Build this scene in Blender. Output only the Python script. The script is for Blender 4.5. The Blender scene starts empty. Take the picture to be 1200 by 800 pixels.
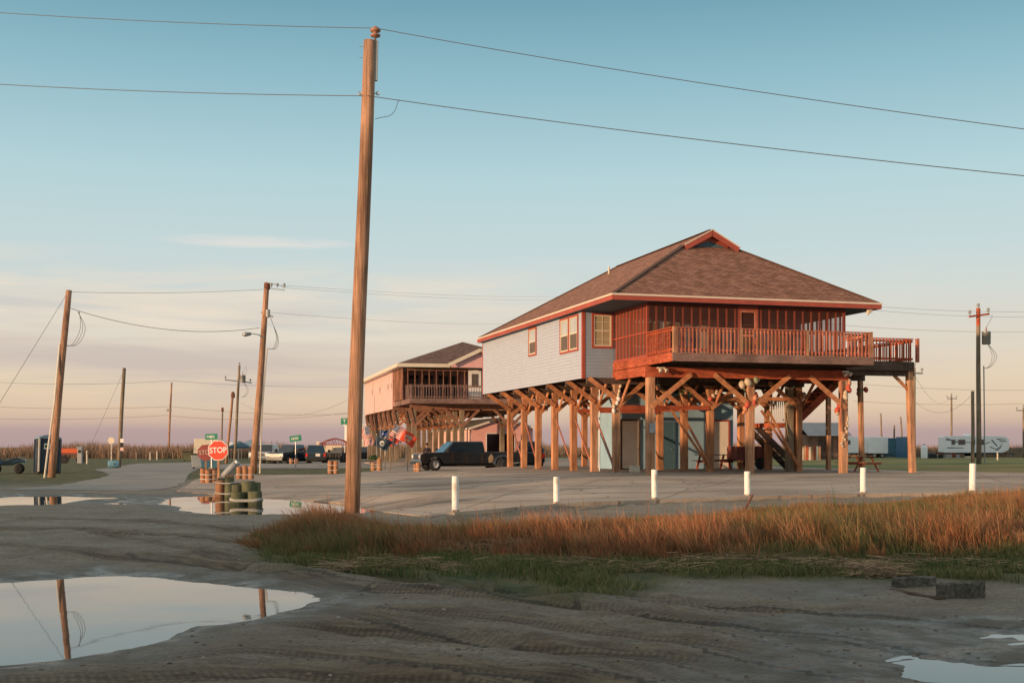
import bpy, bmesh, math, random
import numpy as np
from mathutils import Vector, Matrix
from mathutils.geometry import delaunay_2d_cdt
random.seed(7); RNG = np.random.default_rng(11)
SC = bpy.context.scene
COL = SC.collection
F, EYE, HZ = 1440.0, 1.6, 524.0           # focal length in photo pixels, eye height, horizon row
SUN_EL, SUN_PHI = math.radians(4.2), math.radians(52)
LX, LY = math.sin(SUN_PHI), math.cos(SUN_PHI)     # horizontal direction the light travels in

def at(px, py, Y):                       # point at depth Y seen at (px,py)
    return Vector(((px-600)/F*Y, Y, EYE+(HZ-py)/F*Y))
def flat(px, py, z=0.0):                 # point of the level z seen at (px,py)
    Y = F*(EYE-z)/max(py-HZ, .5)
    return Vector(((px-600)/F*Y, Y, z))

# ---------------------------------------------------------------- materials
def mat(name, col, rough=.7, var=.15, scale=3.0, stretch=(1,1,1), bump=.0, bscale=None, metal=0.0,
        col2=None, detail=5.0, spec=.5, coord='Object', alpha=None, coat=0.0):
    m = bpy.data.materials.new(name); m.use_nodes = True
    nt = m.node_tree; b = nt.nodes['Principled BSDF']
    b.inputs['Roughness'].default_value = rough; b.inputs['Metallic'].default_value = metal
    b.inputs['Specular IOR Level'].default_value = spec
    if coat: b.inputs['Coat Weight'].default_value = coat; b.inputs['Coat Roughness'].default_value = .05
    tc = nt.nodes.new('ShaderNodeTexCoord'); mp = nt.nodes.new('ShaderNodeMapping')
    mp.inputs['Scale'].default_value = stretch
    nt.links.new(tc.outputs[coord], mp.inputs['Vector'])
    n = nt.nodes.new('ShaderNodeTexNoise'); n.inputs['Scale'].default_value = scale; n.inputs['Detail'].default_value = detail
    nt.links.new(mp.outputs[0], n.inputs['Vector'])
    r = nt.nodes.new('ShaderNodeValToRGB')
    c = np.array(col[:3], float); c2 = np.array(col2[:3], float) if col2 else c*(1+var)
    r.color_ramp.elements[0].position = .3; r.color_ramp.elements[1].position = .7
    r.color_ramp.elements[0].color = (*(c if col2 else c*(1-var)), 1); r.color_ramp.elements[1].color = (*np.clip(c2, 0, 1), 1)
    nt.links.new(n.outputs['Fac'], r.inputs['Fac']); nt.links.new(r.outputs['Color'], b.inputs['Base Color'])
    if bump:
        bn = nt.nodes.new('ShaderNodeTexNoise'); bn.inputs['Scale'].default_value = bscale or scale*4; bn.inputs['Detail'].default_value = 6
        nt.links.new(mp.outputs[0], bn.inputs['Vector'])
        bp = nt.nodes.new('ShaderNodeBump'); bp.inputs['Strength'].default_value = min(1, bump*5); bp.inputs['Distance'].default_value = .02
        nt.links.new(bn.outputs['Fac'], bp.inputs['Height']); nt.links.new(bp.outputs[0], b.inputs['Normal'])
    if alpha is not None: b.inputs['Alpha'].default_value = alpha
    return m
def wood(name, col, col2, st=(9,9,.5), scale=2.2, bump=.12):
    m = mat(name, col, .85, col2=col2, scale=scale, stretch=st, bump=bump, spec=.25)
    nt = m.node_tree; b = nt.nodes['Principled BSDF']; ramp = b.inputs['Base Color'].links[0].from_node
    tc = nt.nodes.new('ShaderNodeTexCoord'); n = nt.nodes.new('ShaderNodeTexNoise'); n.inputs['Scale'].default_value = .9
    nt.links.new(tc.outputs['Object'], n.inputs['Vector'])
    hs = nt.nodes.new('ShaderNodeHueSaturation'); mr = nt.nodes.new('ShaderNodeMapRange')
    mr.inputs['From Min'].default_value = .3; mr.inputs['From Max'].default_value = .7
    mr.inputs['To Min'].default_value = .65; mr.inputs['To Max'].default_value = 1.25
    nt.links.new(n.outputs['Fac'], mr.inputs['Value']); nt.links.new(mr.outputs[0], hs.inputs['Value'])
    nt.links.new(ramp.outputs['Color'], hs.inputs['Color']); nt.links.new(hs.outputs['Color'], b.inputs['Base Color'])
    return m
M = {}
M['pole'] = wood('pole_wood', (.19,.10,.065), (.58,.335,.21), (16,16,.5), 1.9, .35)
M['pole_grey'] = wood('pole_grey_wood', (.17,.13,.095), (.31,.24,.165), (10,10,.4))
M['timber'] = wood('treated_timber', (.30,.14,.08), (.64,.36,.21), (7,7,.5), 1.9, .25)
M['timber_orange'] = wood('fresh_timber', (.34,.14,.068), (.62,.31,.165), (7,7,.5), 1.9, .2)
M['brace'] = wood('brace_timber', (.40,.15,.07), (.62,.29,.145), (4,4,4), 1.6)
M['brown_timber'] = wood('brown_timber', (.20,.09,.06), (.34,.18,.12), (4,4,4), 1.6)
M['timber_red'] = wood('red_stained_timber', (.30,.065,.032), (.50,.125,.06), (2,2,6), 1.6)
M['rail'] = wood('stained_rail', (.36,.115,.07), (.52,.21,.14), (5,5,1), 2)
M['deck_grey'] = wood('weathered_deck', (.17,.10,.085), (.27,.17,.14), (2,2,9), 2)
M['trim'] = mat('red_trim_paint', (.36,.075,.045), .6, .12, 2)
M['drip'] = mat('cream_metal_edge', (.72,.60,.48), .45, .05, 2)
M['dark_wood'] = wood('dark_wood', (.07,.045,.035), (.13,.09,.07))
M['log'] = wood('log_wood', (.34,.15,.075), (.54,.28,.15), (9,9,1.2), 2)
M['log_green'] = wood('shade_green_log', (.085,.10,.055), (.17,.17,.10), (9,9,1.2), 2)  # dark green copy of the log wood, with shade put into its colour
M['siding'] = mat('grey_siding', (.41,.46,.55), .65, .05, 1.5, (1,1,6))
M['siding_shaded'] = mat('shaded_siding', (.26,.33,.42), .65, .06, 1.5)  # darker, bluer siding for walls turned from the sun; shade is in its colour
M['pink'] = mat('pink_siding', (.68,.45,.41), .7, .06, 1.5, (1,1,6))
M['pink_dark'] = mat('pink_paint', (.74,.40,.38), .7, .06, 1.5)
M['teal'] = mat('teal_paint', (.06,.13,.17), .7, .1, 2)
M['storage'] = mat('storage_wall_paint', (.28,.44,.55), .8, .12, 1.2)
M['white'] = mat('white_paint', (.74,.72,.69), .5, .06, 3)
M['whitepost'] = mat('white_post_paint', (.55,.48,.40), .6, .10, 5.5, (1,1,.5), col2=(.82,.79,.74), bump=.05)
for e_, p_ in zip([n for n in M['whitepost'].node_tree.nodes if n.type == 'VALTORGB'][0].color_ramp.elements, (.30,.44)): e_.position = p_
M['cream'] = mat('cream_paint', (.66,.58,.46), .6, .06, 3)
M['door'] = mat('door_paint', (.78,.70,.58), .6, .06, 3)
M['metal'] = mat('galvanised_metal', (.35,.36,.37), .45, .1, 6, metal=.7)
M['grey'] = mat('grey_paint', (.28,.30,.31), .5, .08, 4)
M['black'] = mat('black_rubber', (.02,.02,.02), .8, .2, 8)
M['wire'] = mat('cable', (.07,.07,.072), .6, .1, 3)
M['chrome'] = mat('chrome', (.75,.75,.75), .15, .04, 5, metal=1)
M['truckpaint'] = mat('black_car_paint', (.012,.014,.018), .3, .2, 3, coat=.8)
M['silver'] = mat('silver_car_paint', (.42,.45,.47), .3, .05, 3, coat=.8)
M['navy'] = mat('dark_blue_car_paint', (.02,.035,.05), .3, .1, 3, coat=.8)
M['red_light'] = mat('red_lens', (.6,.03,.02), .25, .05, 4)
M['lens'] = mat('clear_lens', (.8,.8,.76), .15, .05, 4)
M['sign_red'] = mat('sign_red', (.74,.075,.035), .45, .04, 4)
M['sign_red_faded'] = mat('faded_sign_red', (.42,.10,.08), .6, .12, 4)
M['sign_green'] = mat('sign_green', (.02,.22,.13), .45, .06, 4)
M['ceramic'] = mat('insulator_glaze', (.33,.17,.11), .3, .15, 9)
M['rope'] = mat('rope', (.52,.50,.45), .9, .15, 40, bump=.1)
M['blue_plastic'] = mat('blue_plastic', (.018,.035,.06), .55, .1, 2)
M['blue_roof'] = mat('pale_blue_plastic', (.20,.28,.34), .5, .08, 2)
M['maroon'] = mat('maroon_paint', (.22,.055,.045), .6, .15, 3)
M['container'] = mat('blue_steel', (.05,.15,.21), .6, .2, 1.5)
M['bluebright'] = mat('bright_blue_paint', (.035,.13,.25), .5, .1, 1.5)
M['rvwhite'] = mat('trailer_white', (.90,.92,.94), .5, .05, 1.2)
M['tin'] = mat('tin_roof', (.34,.33,.33), .9, .1, 1.0)
M['brownwall'] = wood('brown_boards', (.16,.09,.06), (.27,.16,.11), (3,3,.4))
M['orange'] = mat('orange_paint', (.58,.11,.03), .5, .1, 3)
M['bluecan'] = mat('blue_drum', (.15,.32,.40), .5, .1, 3)
M['buoy_a'] = mat('buoy_orange', (.55,.24,.13), .6, .15, 7)
M['buoy_b'] = mat('buoy_cream', (.55,.46,.34), .6, .15, 7)
M['buoy_c'] = mat('buoy_green', (.22,.25,.16), .6, .15, 7)
M['buoy_d'] = mat('buoy_red', (.50,.08,.05), .6, .15, 7)
M['skin'] = mat('skin', (.42,.24,.17), .6, .05, 5)
M['cloth_dark'] = mat('dark_cloth', (.05,.035,.045), .9, .2, 8)
M['cloth_blue'] = mat('denim', (.05,.07,.11), .9, .2, 8)
M['hair'] = mat('dark_hair', (.03,.02,.015), .8, .2, 20)
M['leaf'] = mat('leaf_green', (.05,.11,.03), .7, .3, 8)
M['oldtimber'] = wood('rotten_timber', (.07,.065,.052), (.21,.19,.155), (9,1.2,9), 2.5, .2)
M['oldtimber_brown'] = wood('brown_plank', (.09,.06,.04), (.16,.11,.075), (1.2,9,9), 2.5, .2)
M['rust'] = mat('rusty_steel', (.16,.06,.035), .85, .3, 12, bump=.08)
M['mudspray'] = mat('dried_mud', (.36,.25,.15), .9, .3, 5)
M['lettering'] = mat('white_lettering', (.82,.80,.76), .5, .02, 3)

def glassmat(name, base, rough=.06, spec=.8):
    return mat(name, base, rough, .15, 1.5, spec=spec, coat=.6)
M['glass'] = glassmat('window_glass', (.035,.04,.045))
M['pane_pale'] = glassmat('pale_blind_pane', (.42,.43,.40), .12)  # pale base colour carries the sky reflection of the upper panes
M['pane_screen'] = mat('window_screen', (.12,.095,.075), .7, .1, 3)
M['blind'] = mat('yellowed_blind', (.36,.31,.20), .6, .08, 2, (1,1,12))
M['carglass'] = glassmat('tinted_car_glass', (.012,.016,.02), .04)
M['glow_window'] = mat('brown_window', (.10,.075,.06), .3, .3, 2)

def screenmat(name='insect_screen', base=(.13,.04,.024), lo=.30, hi=.48):
    m = bpy.data.materials.new(name); m.use_nodes = True; nt = m.node_tree
    b = nt.nodes['Principled BSDF']; b.inputs['Base Color'].default_value = (*base,1); b.inputs['Roughness'].default_value = .8
    tr = nt.nodes.new('ShaderNodeBsdfTransparent'); mx = nt.nodes.new('ShaderNodeMixShader')
    n = nt.nodes.new('ShaderNodeTexNoise'); n.inputs['Scale'].default_value = 1.2
    tc = nt.nodes.new('ShaderNodeTexCoord'); nt.links.new(tc.outputs['Object'], n.inputs['Vector'])
    mr = nt.nodes.new('ShaderNodeMapRange'); mr.inputs['To Min'].default_value = lo; mr.inputs['To Max'].default_value = hi
    nt.links.new(n.outputs['Fac'], mr.inputs['Value']); nt.links.new(mr.outputs[0], mx.inputs['Fac'])
    nt.links.new(tr.outputs[0], mx.inputs[1]); nt.links.new(b.outputs[0], mx.inputs[2])
    nt.links.new(mx.outputs[0], nt.nodes['Material Output'].inputs['Surface'])
    return m
M['screen'] = screenmat(); M['screen_side'] = screenmat('sunlit_side_screen', (.20,.06,.03), .42, .64)  # side copy redder and denser, grazing sunlight put into its colour

def shinglemat(name, c1, c2, c3):
    m = bpy.data.materials.new(name); m.use_nodes = True; nt = m.node_tree
    b = nt.nodes['Principled BSDF']; b.inputs['Roughness'].default_value = .95; b.inputs['Specular IOR Level'].default_value = .2
    uv = nt.nodes.new('ShaderNodeTexCoord'); br = nt.nodes.new('ShaderNodeTexBrick')
    br.inputs['Scale'].default_value = 1; br.inputs['Brick Width'].default_value = .30; br.inputs['Row Height'].default_value = .14
    br.inputs['Mortar Size'].default_value = .012; br.inputs['Color1'].default_value = (*c1,1); br.inputs['Color2'].default_value = (*c2,1)
    br.inputs['Mortar'].default_value = (*c3,1); br.inputs['Bias'].default_value = -.1
    nt.links.new(uv.outputs['UV'], br.inputs['Vector'])
    n = nt.nodes.new('ShaderNodeTexNoise'); n.inputs['Scale'].default_value = 2.2; n.inputs['Detail'].default_value = 9; n.inputs['Roughness'].default_value = .7
    nt.links.new(uv.outputs['UV'], n.inputs['Vector'])
    hs = nt.nodes.new('ShaderNodeHueSaturation'); mr = nt.nodes.new('ShaderNodeMapRange')
    mr.inputs['From Min'].default_value = .3; mr.inputs['From Max'].default_value = .7
    mr.inputs['To Min'].default_value = .7; mr.inputs['To Max'].default_value = 1.25
    nt.links.new(n.outputs['Fac'], mr.inputs['Value']); nt.links.new(mr.outputs[0], hs.inputs['Value'])
    nt.links.new(br.outputs['Color'], hs.inputs['Color']); nt.links.new(hs.outputs['Color'], b.inputs['Base Color'])
    bp = nt.nodes.new('ShaderNodeBump'); bp.inputs['Distance'].default_value = .03; bp.inputs['Strength'].default_value = .8
    nt.links.new(br.outputs['Fac'], bp.inputs['Height']); bp.invert = True
    nt.links.new(bp.outputs[0], b.inputs['Normal'])
    return m
M['shingle'] = shinglemat('brown_shingles', (.24,.115,.078), (.40,.21,.145), (.15,.078,.058))
M['shingle_b'] = shinglemat('dark_brown_shingles', (.17,.10,.08), (.29,.18,.14), (.10,.065,.055))

# ---------------------------------------------------------------- mesh building
class MB:
    def __init__(s): s.v = []; s.f = []; s.uv = {}
    def quad(s, pts, uvs=None):
        i = len(s.v); s.v += [tuple(p) for p in pts]; s.f.append(tuple(range(i, i+len(pts))))
        if uvs: s.uv[len(s.f)-1] = uvs
        return s
    def box(s, x0, x1, y0, y1, z0, z1):
        i = len(s.v)
        s.v += [(x0,y0,z0),(x1,y0,z0),(x1,y1,z0),(x0,y1,z0),(x0,y0,z1),(x1,y0,z1),(x1,y1,z1),(x0,y1,z1)]
        for q in ((0,3,2,1),(4,5,6,7),(0,1,5,4),(1,2,6,5),(2,3,7,6),(3,0,4,7)): s.f.append(tuple(i+k for k in q))
        return s
    def bar(s, p0, p1, w, h, up=(0,0,1)):        # a square-cut bar; w across, h along up
        p0, p1, up = Vector(p0), Vector(p1), Vector(up); d = (p1-p0).normalized()
        sx = d.cross(up)
        if sx.length < 1e-4: sx = d.cross(Vector((1,0,0)))
        sx.normalize(); uz = sx.cross(d).normalized(); i = len(s.v)
        for p in (p0, p1):
            for a, b in ((-1,-1),(1,-1),(1,1),(-1,1)): s.v.append(tuple(p+sx*a*w/2+uz*b*h/2))
        for q in ((0,1,2,3),(7,6,5,4),(0,4,5,1),(1,5,6,2),(2,6,7,3),(3,7,4,0)): s.f.append(tuple(i+k for k in q))
        return s
    def tube(s, pts, r, n=8, cap=True):
        pts = [Vector(p) for p in pts]; rs = r if isinstance(r, (list, tuple)) else [r]*len(pts)
        i = len(s.v); m = len(pts); ref = None
        for k, p in enumerate(pts):
            d = (pts[min(k+1, m-1)]-pts[max(k-1, 0)]).normalized()
            if ref is None: ref = d.orthogonal().normalized()
            a = (ref-d*ref.dot(d)).normalized(); b = d.cross(a); ref = a
            for j in range(n):
                t = 2*math.pi*j/n; s.v.append(tuple(p+(a*math.cos(t)+b*math.sin(t))*rs[k]))
        for k in range(m-1):
            for j in range(n):
                j2 = (j+1) % n; s.f.append((i+k*n+j, i+k*n+j2, i+(k+1)*n+j2, i+(k+1)*n+j))
        if cap: s.f.append(tuple(i+j for j in range(n))[::-1]); s.f.append(tuple(i+(m-1)*n+j for j in range(n)))
        return s
    def lathe(s, prof, c=(0,0,0), n=16, axis=(0,0,1)):
        ax = Vector(axis).normalized(); c = Vector(c)
        a = ax.orthogonal().normalized(); b = ax.cross(a); i = len(s.v)
        for r, z in prof:
            for j in range(n):
                t = 2*math.pi*j/n; s.v.append(tuple(c+ax*z+(a*math.cos(t)+b*math.sin(t))*max(r, 1e-4)))
        for k in range(len(prof)-1):
            for j in range(n):
                j2 = (j+1) % n; s.f.append((i+k*n+j, i+k*n+j2, i+(k+1)*n+j2, i+(k+1)*n+j))
        s.f.append(tuple(i+j for j in range(n))[::-1]); s.f.append(tuple(i+(len(prof)-1)*n+j for j in range(n)))
        return s
    def ball(s, c, r, n=10, sz=1):
        m = n//2+1
        return s.lathe([(r*math.sin(math.pi*k/m), -r*sz*math.cos(math.pi*k/m)) for k in range(m+1)], c, n)
    def prism(s, prof, y0, y1, inset=0, zin=0):      # profile in x-z, extruded along y
        i = len(s.v); n = len(prof)
        for y in (y0, y1):
            for x, z in prof: s.v.append((x, y, z))
        s.f.append(tuple(range(i, i+n))); s.f.append(tuple(range(i+n, i+2*n))[::-1])
        for k in range(n): s.f.append((i+k, i+n+k, i+n+(k+1) % n, i+(k+1) % n))
        return s
    def build(s, name, m, parent=None, smooth=False, off=(0,0,0), bevel=0):
        me = bpy.data.meshes.new(name); v = s.v
        if any(off): v = [(a+off[0], b+off[1], c+off[2]) for a, b, c in v]
        me.from_pydata(v, [], s.f)
        if s.uv:
            ul = me.uv_layers.new(name='UVMap')
            for fi, uvs in s.uv.items():
                for li, q in zip(me.polygons[fi].loop_indices, uvs): ul.data[li].uv = q
        me.materials.append(M[m] if isinstance(m, str) else m)
        bm = bmesh.new(); bm.from_mesh(me); bmesh.ops.recalc_face_normals(bm, faces=bm.faces); bm.to_mesh(me); bm.free()
        if smooth: me.shade_smooth() if hasattr(me, 'shade_smooth') else None
        o = bpy.data.objects.new(name, me); COL.objects.link(o)
        if smooth:
            for p in me.polygons: p.use_smooth = len(p.vertices) < 5
        if parent: o.parent = parent
        if bevel:
            b = o.modifiers.new('bevel', 'BEVEL'); b.width = bevel; b.segments = 2; b.limit_method = 'ANGLE'
        return o

def tag(o, label=None, cat=None, group=None, kind=None):
    if label: o['label'] = label
    if cat: o['category'] = cat
    if group: o['group'] = group
    if kind: o['kind'] = kind
    return o
def empty(name, loc=(0,0,0), rz=0, label=None, cat=None, group=None):
    o = bpy.data.objects.new(name, None); COL.objects.link(o); o.empty_display_size = .2
    o.location = loc; o.rotation_euler = (0,0,rz); return tag(o, label, cat, group)
def copy_tree(o, parent=None):
    c = o.copy(); COL.objects.link(c); c.parent = parent
    for ch in [x for x in COL.objects if x.parent == o]: copy_tree(ch, c)
    return c
def text_mesh(body, size, name, m, parent, loc, rot, ext=.004, bold=0.0, sx=1.0):
    cu = bpy.data.curves.new(name, 'FONT'); cu.body = body; cu.size = size; cu.extrude = ext
    cu.align_x = 'CENTER'; cu.align_y = 'CENTER'; cu.offset = bold
    t = bpy.data.objects.new(name, cu); COL.objects.link(t)
    dg = bpy.context.evaluated_depsgraph_get(); dg.update()
    me = bpy.data.meshes.new_from_object(t.evaluated_get(dg)); bpy.data.objects.remove(t)
    me.materials.clear(); me.materials.append(M[m])
    o = bpy.data.objects.new(name, me); COL.objects.link(o); o.parent = parent
    o.location = loc; o.rotation_euler = rot; o.scale = (sx, 1, 1); return o

# ---------------------------------------------------------------- noise and polygons
def vnoise(x, y, seed=0):
    xi = np.floor(x).astype(np.int64); yi = np.floor(y).astype(np.int64); xf = x-xi; yf = y-yi
    def h(a, b):
        n = (a*374761393+b*668265263+seed*974634777) & 0xffffffff
        n = ((n ^ (n >> 13))*1274126177) & 0xffffffff
        return ((n ^ (n >> 16)) & 0xffff)/65535.0
    u = xf*xf*(3-2*xf); v = yf*yf*(3-2*yf)
    return (h(xi,yi)*(1-u)+h(xi+1,yi)*u)*(1-v)+(h(xi,yi+1)*(1-u)+h(xi+1,yi+1)*u)*v
def fbm(x, y, seed=0, oct=4):
    x = np.asarray(x, float); y = np.asarray(y, float); s = 0; a = .5
    for k in range(oct): s = s+a*(vnoise(x*2**k, y*2**k, seed+k)-.5); a *= .5
    return s*2
def sdist(x, y, poly):                      # signed distance, negative inside
    x = np.asarray(x, float); y = np.asarray(y, float)
    d = np.full(x.shape, 1e9); ins = np.zeros(x.shape, bool); n = len(poly)
    for k in range(n):
        ax, ay = poly[k]; bx, by = poly[(k+1) % n]; ex, ey = bx-ax, by-ay
        t = np.clip(((x-ax)*ex+(y-ay)*ey)/(ex*ex+ey*ey+1e-12), 0, 1)
        d = np.minimum(d, (x-ax-t*ex)**2+(y-ay-t*ey)**2)
        c = ((ay > y) != (by > y))
        if by != ay: ins ^= c & (x < (bx-ax)*(y-ay)/(by-ay)+ax)
    d = np.sqrt(d); return np.where(ins, -d, d)
def ldist(x, y, line):
    d = np.full(np.shape(x), 1e9); side = np.zeros(np.shape(x))
    for (ax, ay), (bx, by) in zip(line[:-1], line[1:]):
        ex, ey = bx-ax, by-ay; L = math.hypot(ex, ey)
        t = np.clip(((x-ax)*ex+(y-ay)*ey)/(L*L), 0, 1)
        dd = np.hypot(x-ax-t*ex, y-ay-t*ey); m = dd < d
        d = np.where(m, dd, d); side = np.where(m, np.sign((x-ax)*ey-(y-ay)*ex), side)
    return d, side
def sstep(a, b, x): t = np.clip((x-a)/(b-a), 0, 1); return t*t*(3-2*t)
def smooth_poly(pts, n=6):                  # Catmull-Rom, closed
    out = []; m = len(pts)
    for k in range(m):
        p0, p1, p2, p3 = (np.array(pts[(k+j-1) % m], float) for j in range(4))
        for i in range(n):
            t = i/n; out.append(tuple(.5*((2*p1)+(-p0+p2)*t+(2*p0-5*p1+4*p2-p3)*t*t+(-p0+3*p1-3*p2+p3)*t**3)))
    return out
# ---------------------------------------------------------------- terrain
WL = -.03                                   # water level of the puddles
ctrl = []
for px in (-300,0,200,400,600,800,1000,1200,1500):
    for py in (700,760,860,1100,2500): ctrl.append(tuple(flat(px, py, 0)))
for px, py, z in [(0,640,.05),(150,640,.07),(300,660,.03),(420,660,.06),(520,665,.08),(640,690,.03),(800,668,.08),(1000,672,.06),(1200,672,.04),
                  (300,620,.05),(400,622,.12),(500,635,.16),(700,632,.22),(900,632,.22),(1100,632,.2),(1300,630,.2),
                  (360,604,.04),(400,608,.05),(450,604,.10),(533,603,.27),(652,595,.33),(767,590,.36),(876,586,.38),(1012,583,.39),(1140,581,.40),(1300,578,.40),
                  (0,600,0),(150,600,.03),(220,608,.03),(100,570,0),(200,560,0),(300,560,.03),(350,575,.03),(400,580,.04),(450,578,.12),(500,582,.22),
                  (560,575,.38),(500,560,.25),(450,560,.12),(400,556,.06)]:
    ctrl.append(tuple(flat(px, py, z)))
ctrl += [(x,y,.44) for x,y in ((2,35),(6,32),(12,36),(5,45),(12,50),(20,50),(6,55),(12,62),(20,62),(6,68),(14,72),(22,75),(2,72),(30,60),(35,85),(20,100),(-2,56),(-5,98),(3,98),(-6,120),(6,120),(0,108))]
ctrl += [(x,y,.10) for x,y in ((-3,79),(-6,76),(1,84),(-8,84))]
ctrl += [(x,y,.02) for x,y in ((-12,85),(-20,120),(-30,70),(-25,95),(-40,130),(-60,60),(-20,48),(-30,150))]
ctrl += [(x,y,.30) for x,y in ((30,130),(60,150),(50,100),(80,160),(30,160))]
for ang in range(0, 360, 20): ctrl.append((400*math.cos(math.radians(ang)), 400*math.sin(math.radians(ang)), 0.))
for x, y in ((-40,0),(-30,-30),(0,-30),(30,-30),(40,0),(60,20)): ctrl.append((x,y,0.))
CT = np.array(ctrl)
def base_h(x, y):
    x = np.asarray(x, float); y = np.asarray(y, float); num = np.zeros(x.shape); den = np.zeros(x.shape)
    for cx, cy, cz in CT:
        w = 1/((x-cx)**2+(y-cy)**2+.4)**1.6; num += w*cz; den += w
    return num/den
def px_poly(pts, z=0.0): return [tuple(flat(a, b, z))[:2] for a, b in pts]
PUD = {
 'near': px_poly([(-260,690),(-120,684),(0,683),(60,678.5),(100,674.5),(150,675),(200,679),(260,685),(315,690),(345,694),(380,703),(362,711),(330,717),(300,726),(262,731),(232,733),(212,742),(195,750),(160,757),(110,768),(60,773),(0,778),(-150,784),(-300,770)], WL),
 'left': px_poly([(-60,586),(0,583),(25,580),(60,580),(110,581),(153,582.5),(135,585),(95,586),(85,590),(35,592.5),(0,593.5),(-60,596)], WL),
 'small': px_poly([(122,589),(150,586.5),(184,587.5),(180,590.5),(150,592),(125,591.5)], WL),
 'mid': px_poly([(186,588),(200,582),(225,580),(255,580.5),(285,583),(310,583),(345,585),(400,590),(447,594.5),(448,599),(420,602.5),(370,601),(330,603.5),(265,604),(220,601),(212,597),(196,592)], WL),
 'right': px_poly([(1085,748),(1120,744),(1170,742),(1260,740),(1320,752),(1230,767),(1180,766),(1130,757)], WL),
 'film': px_poly([(900,787),(925,784),(970,790),(1010,797),(1040,808),(960,812),(910,800)], WL),
 'low': px_poly([(1035,774),(1065,768),(1100,769),(1160,776),(1300,782),(1340,830),(1200,812),(1130,802),(1085,794)], WL),
}
RUTS = [[(180,655),(300,672),(420,690),(560,702),(760,716),(980,742),(1250,790)],
        [(120,628),(300,662),(440,676),(600,700),(800,728),(1000,757),(1230,800)],
        [(300,728),(480,742),(640,756),(820,775),(980,800),(1100,830)],
        [(0,640),(120,655),(260,668),(380,672),(520,692),(700,700),(900,714),(1200,735)],
        [(330,700),(420,722),(560,745),(700,775),(830,810)],
        [(-100,800),(120,795),(330,785),(520,800),(700,830)],
        [(-100,625),(80,622),(220,632),(330,650),(420,664)],
        [(430,690),(600,708),(780,724),(960,744),(1130,770),(1280,795)],
        [(480,716),(640,734),(800,752),(960,776),(1120,806)],
        [(40,610),(160,612),(260,620),(340,634)],
        [(600,694),(760,702),(900,706),(1040,718),(1250,742)],
        [(150,775),(300,762),(420,768),(560,785),(700,805)]]
RUTW = [px_poly(r, 0) for r in RUTS]
APRON_PX = [(207,577,.01),(222,568,.01),(232,561,.01),(262,557,.01),(318,557.5,.01),(392,556.5,.02),(436,553.5,.04)]
apron = [tuple(flat(a,b,z))[:2] for a,b,z in APRON_PX]
apron += [(-9.5,88),(-12,100),(-14,126),(5,126),(8,100),(12,82),(16.5,68)]
apron += [tuple(flat(a,b,.5))[:2] for a,b in ((1065,551.2),(1130,552),(1200,553.2),(1400,555))]
apron += [tuple(flat(a,b,z))[:2] for a,b,z in ((1500,575,.45),(1300,576,.45),(1140,577,.45),(1012,579,.44),(876,582,.43),(767,585.5,.41),(652,590,.38),(533,599.5,.33),(500,598,.25),(447,597.5,.12),(440,594,.05),(400,588,.02),(345,584,.01),(300,581.8,.01),(250,578.5,.01))]
APRON = apron
ROAD = px_poly([(165,543.5),(226,541.5),(236,549),(222,556),(216,566),(203,573),(180,576),(158,577),(120,576),(60,574),(-100,575),(-120,569),(0,574),(70,568),(115,561),(128,556),(110,551)], .02)
SIDE = px_poly([(300,549.5),(440,549.5),(446,543),(424,541),(300,542.5),(236,547),(240,551)], .02)
LAWN = [tuple(flat(a,b,.5))[:2] for a,b in ((1065,551.0),(1130,551.8),(1200,553.0),(1400,554.8))]+[(70,60),(120,110),(110,150),(40,150),(10,140),(8.6,100),(12.6,82),(17,68)]
def carve(x, y, h):
    for k, (nm, pl) in enumerate(PUD.items()):
        d = sdist(x, y, pl)+(.16*fbm(x*1.1, y*1.1, 80+k, 4)+.05*fbm(x*4.5, y*4.5, 88+k, 3))*np.clip(y/14, .6, 2.2)
        shallow = nm in ('right', 'low', 'film')
        tgt = WL+np.clip(d*(.045 if shallow else .07), -.12, .2)+(.014*fbm(x*1.3+y*1.0, (y-x)*3.5, 90, 4)-.006 if shallow else .006*fbm(x*5, y*5, 90, 3))
        w = 1-sstep(.0, 1.6, d); h = h*(1-w)+tgt*w
    return h
def slabdz(b): return .012+.05*sstep(.10, .30, b)
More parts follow.
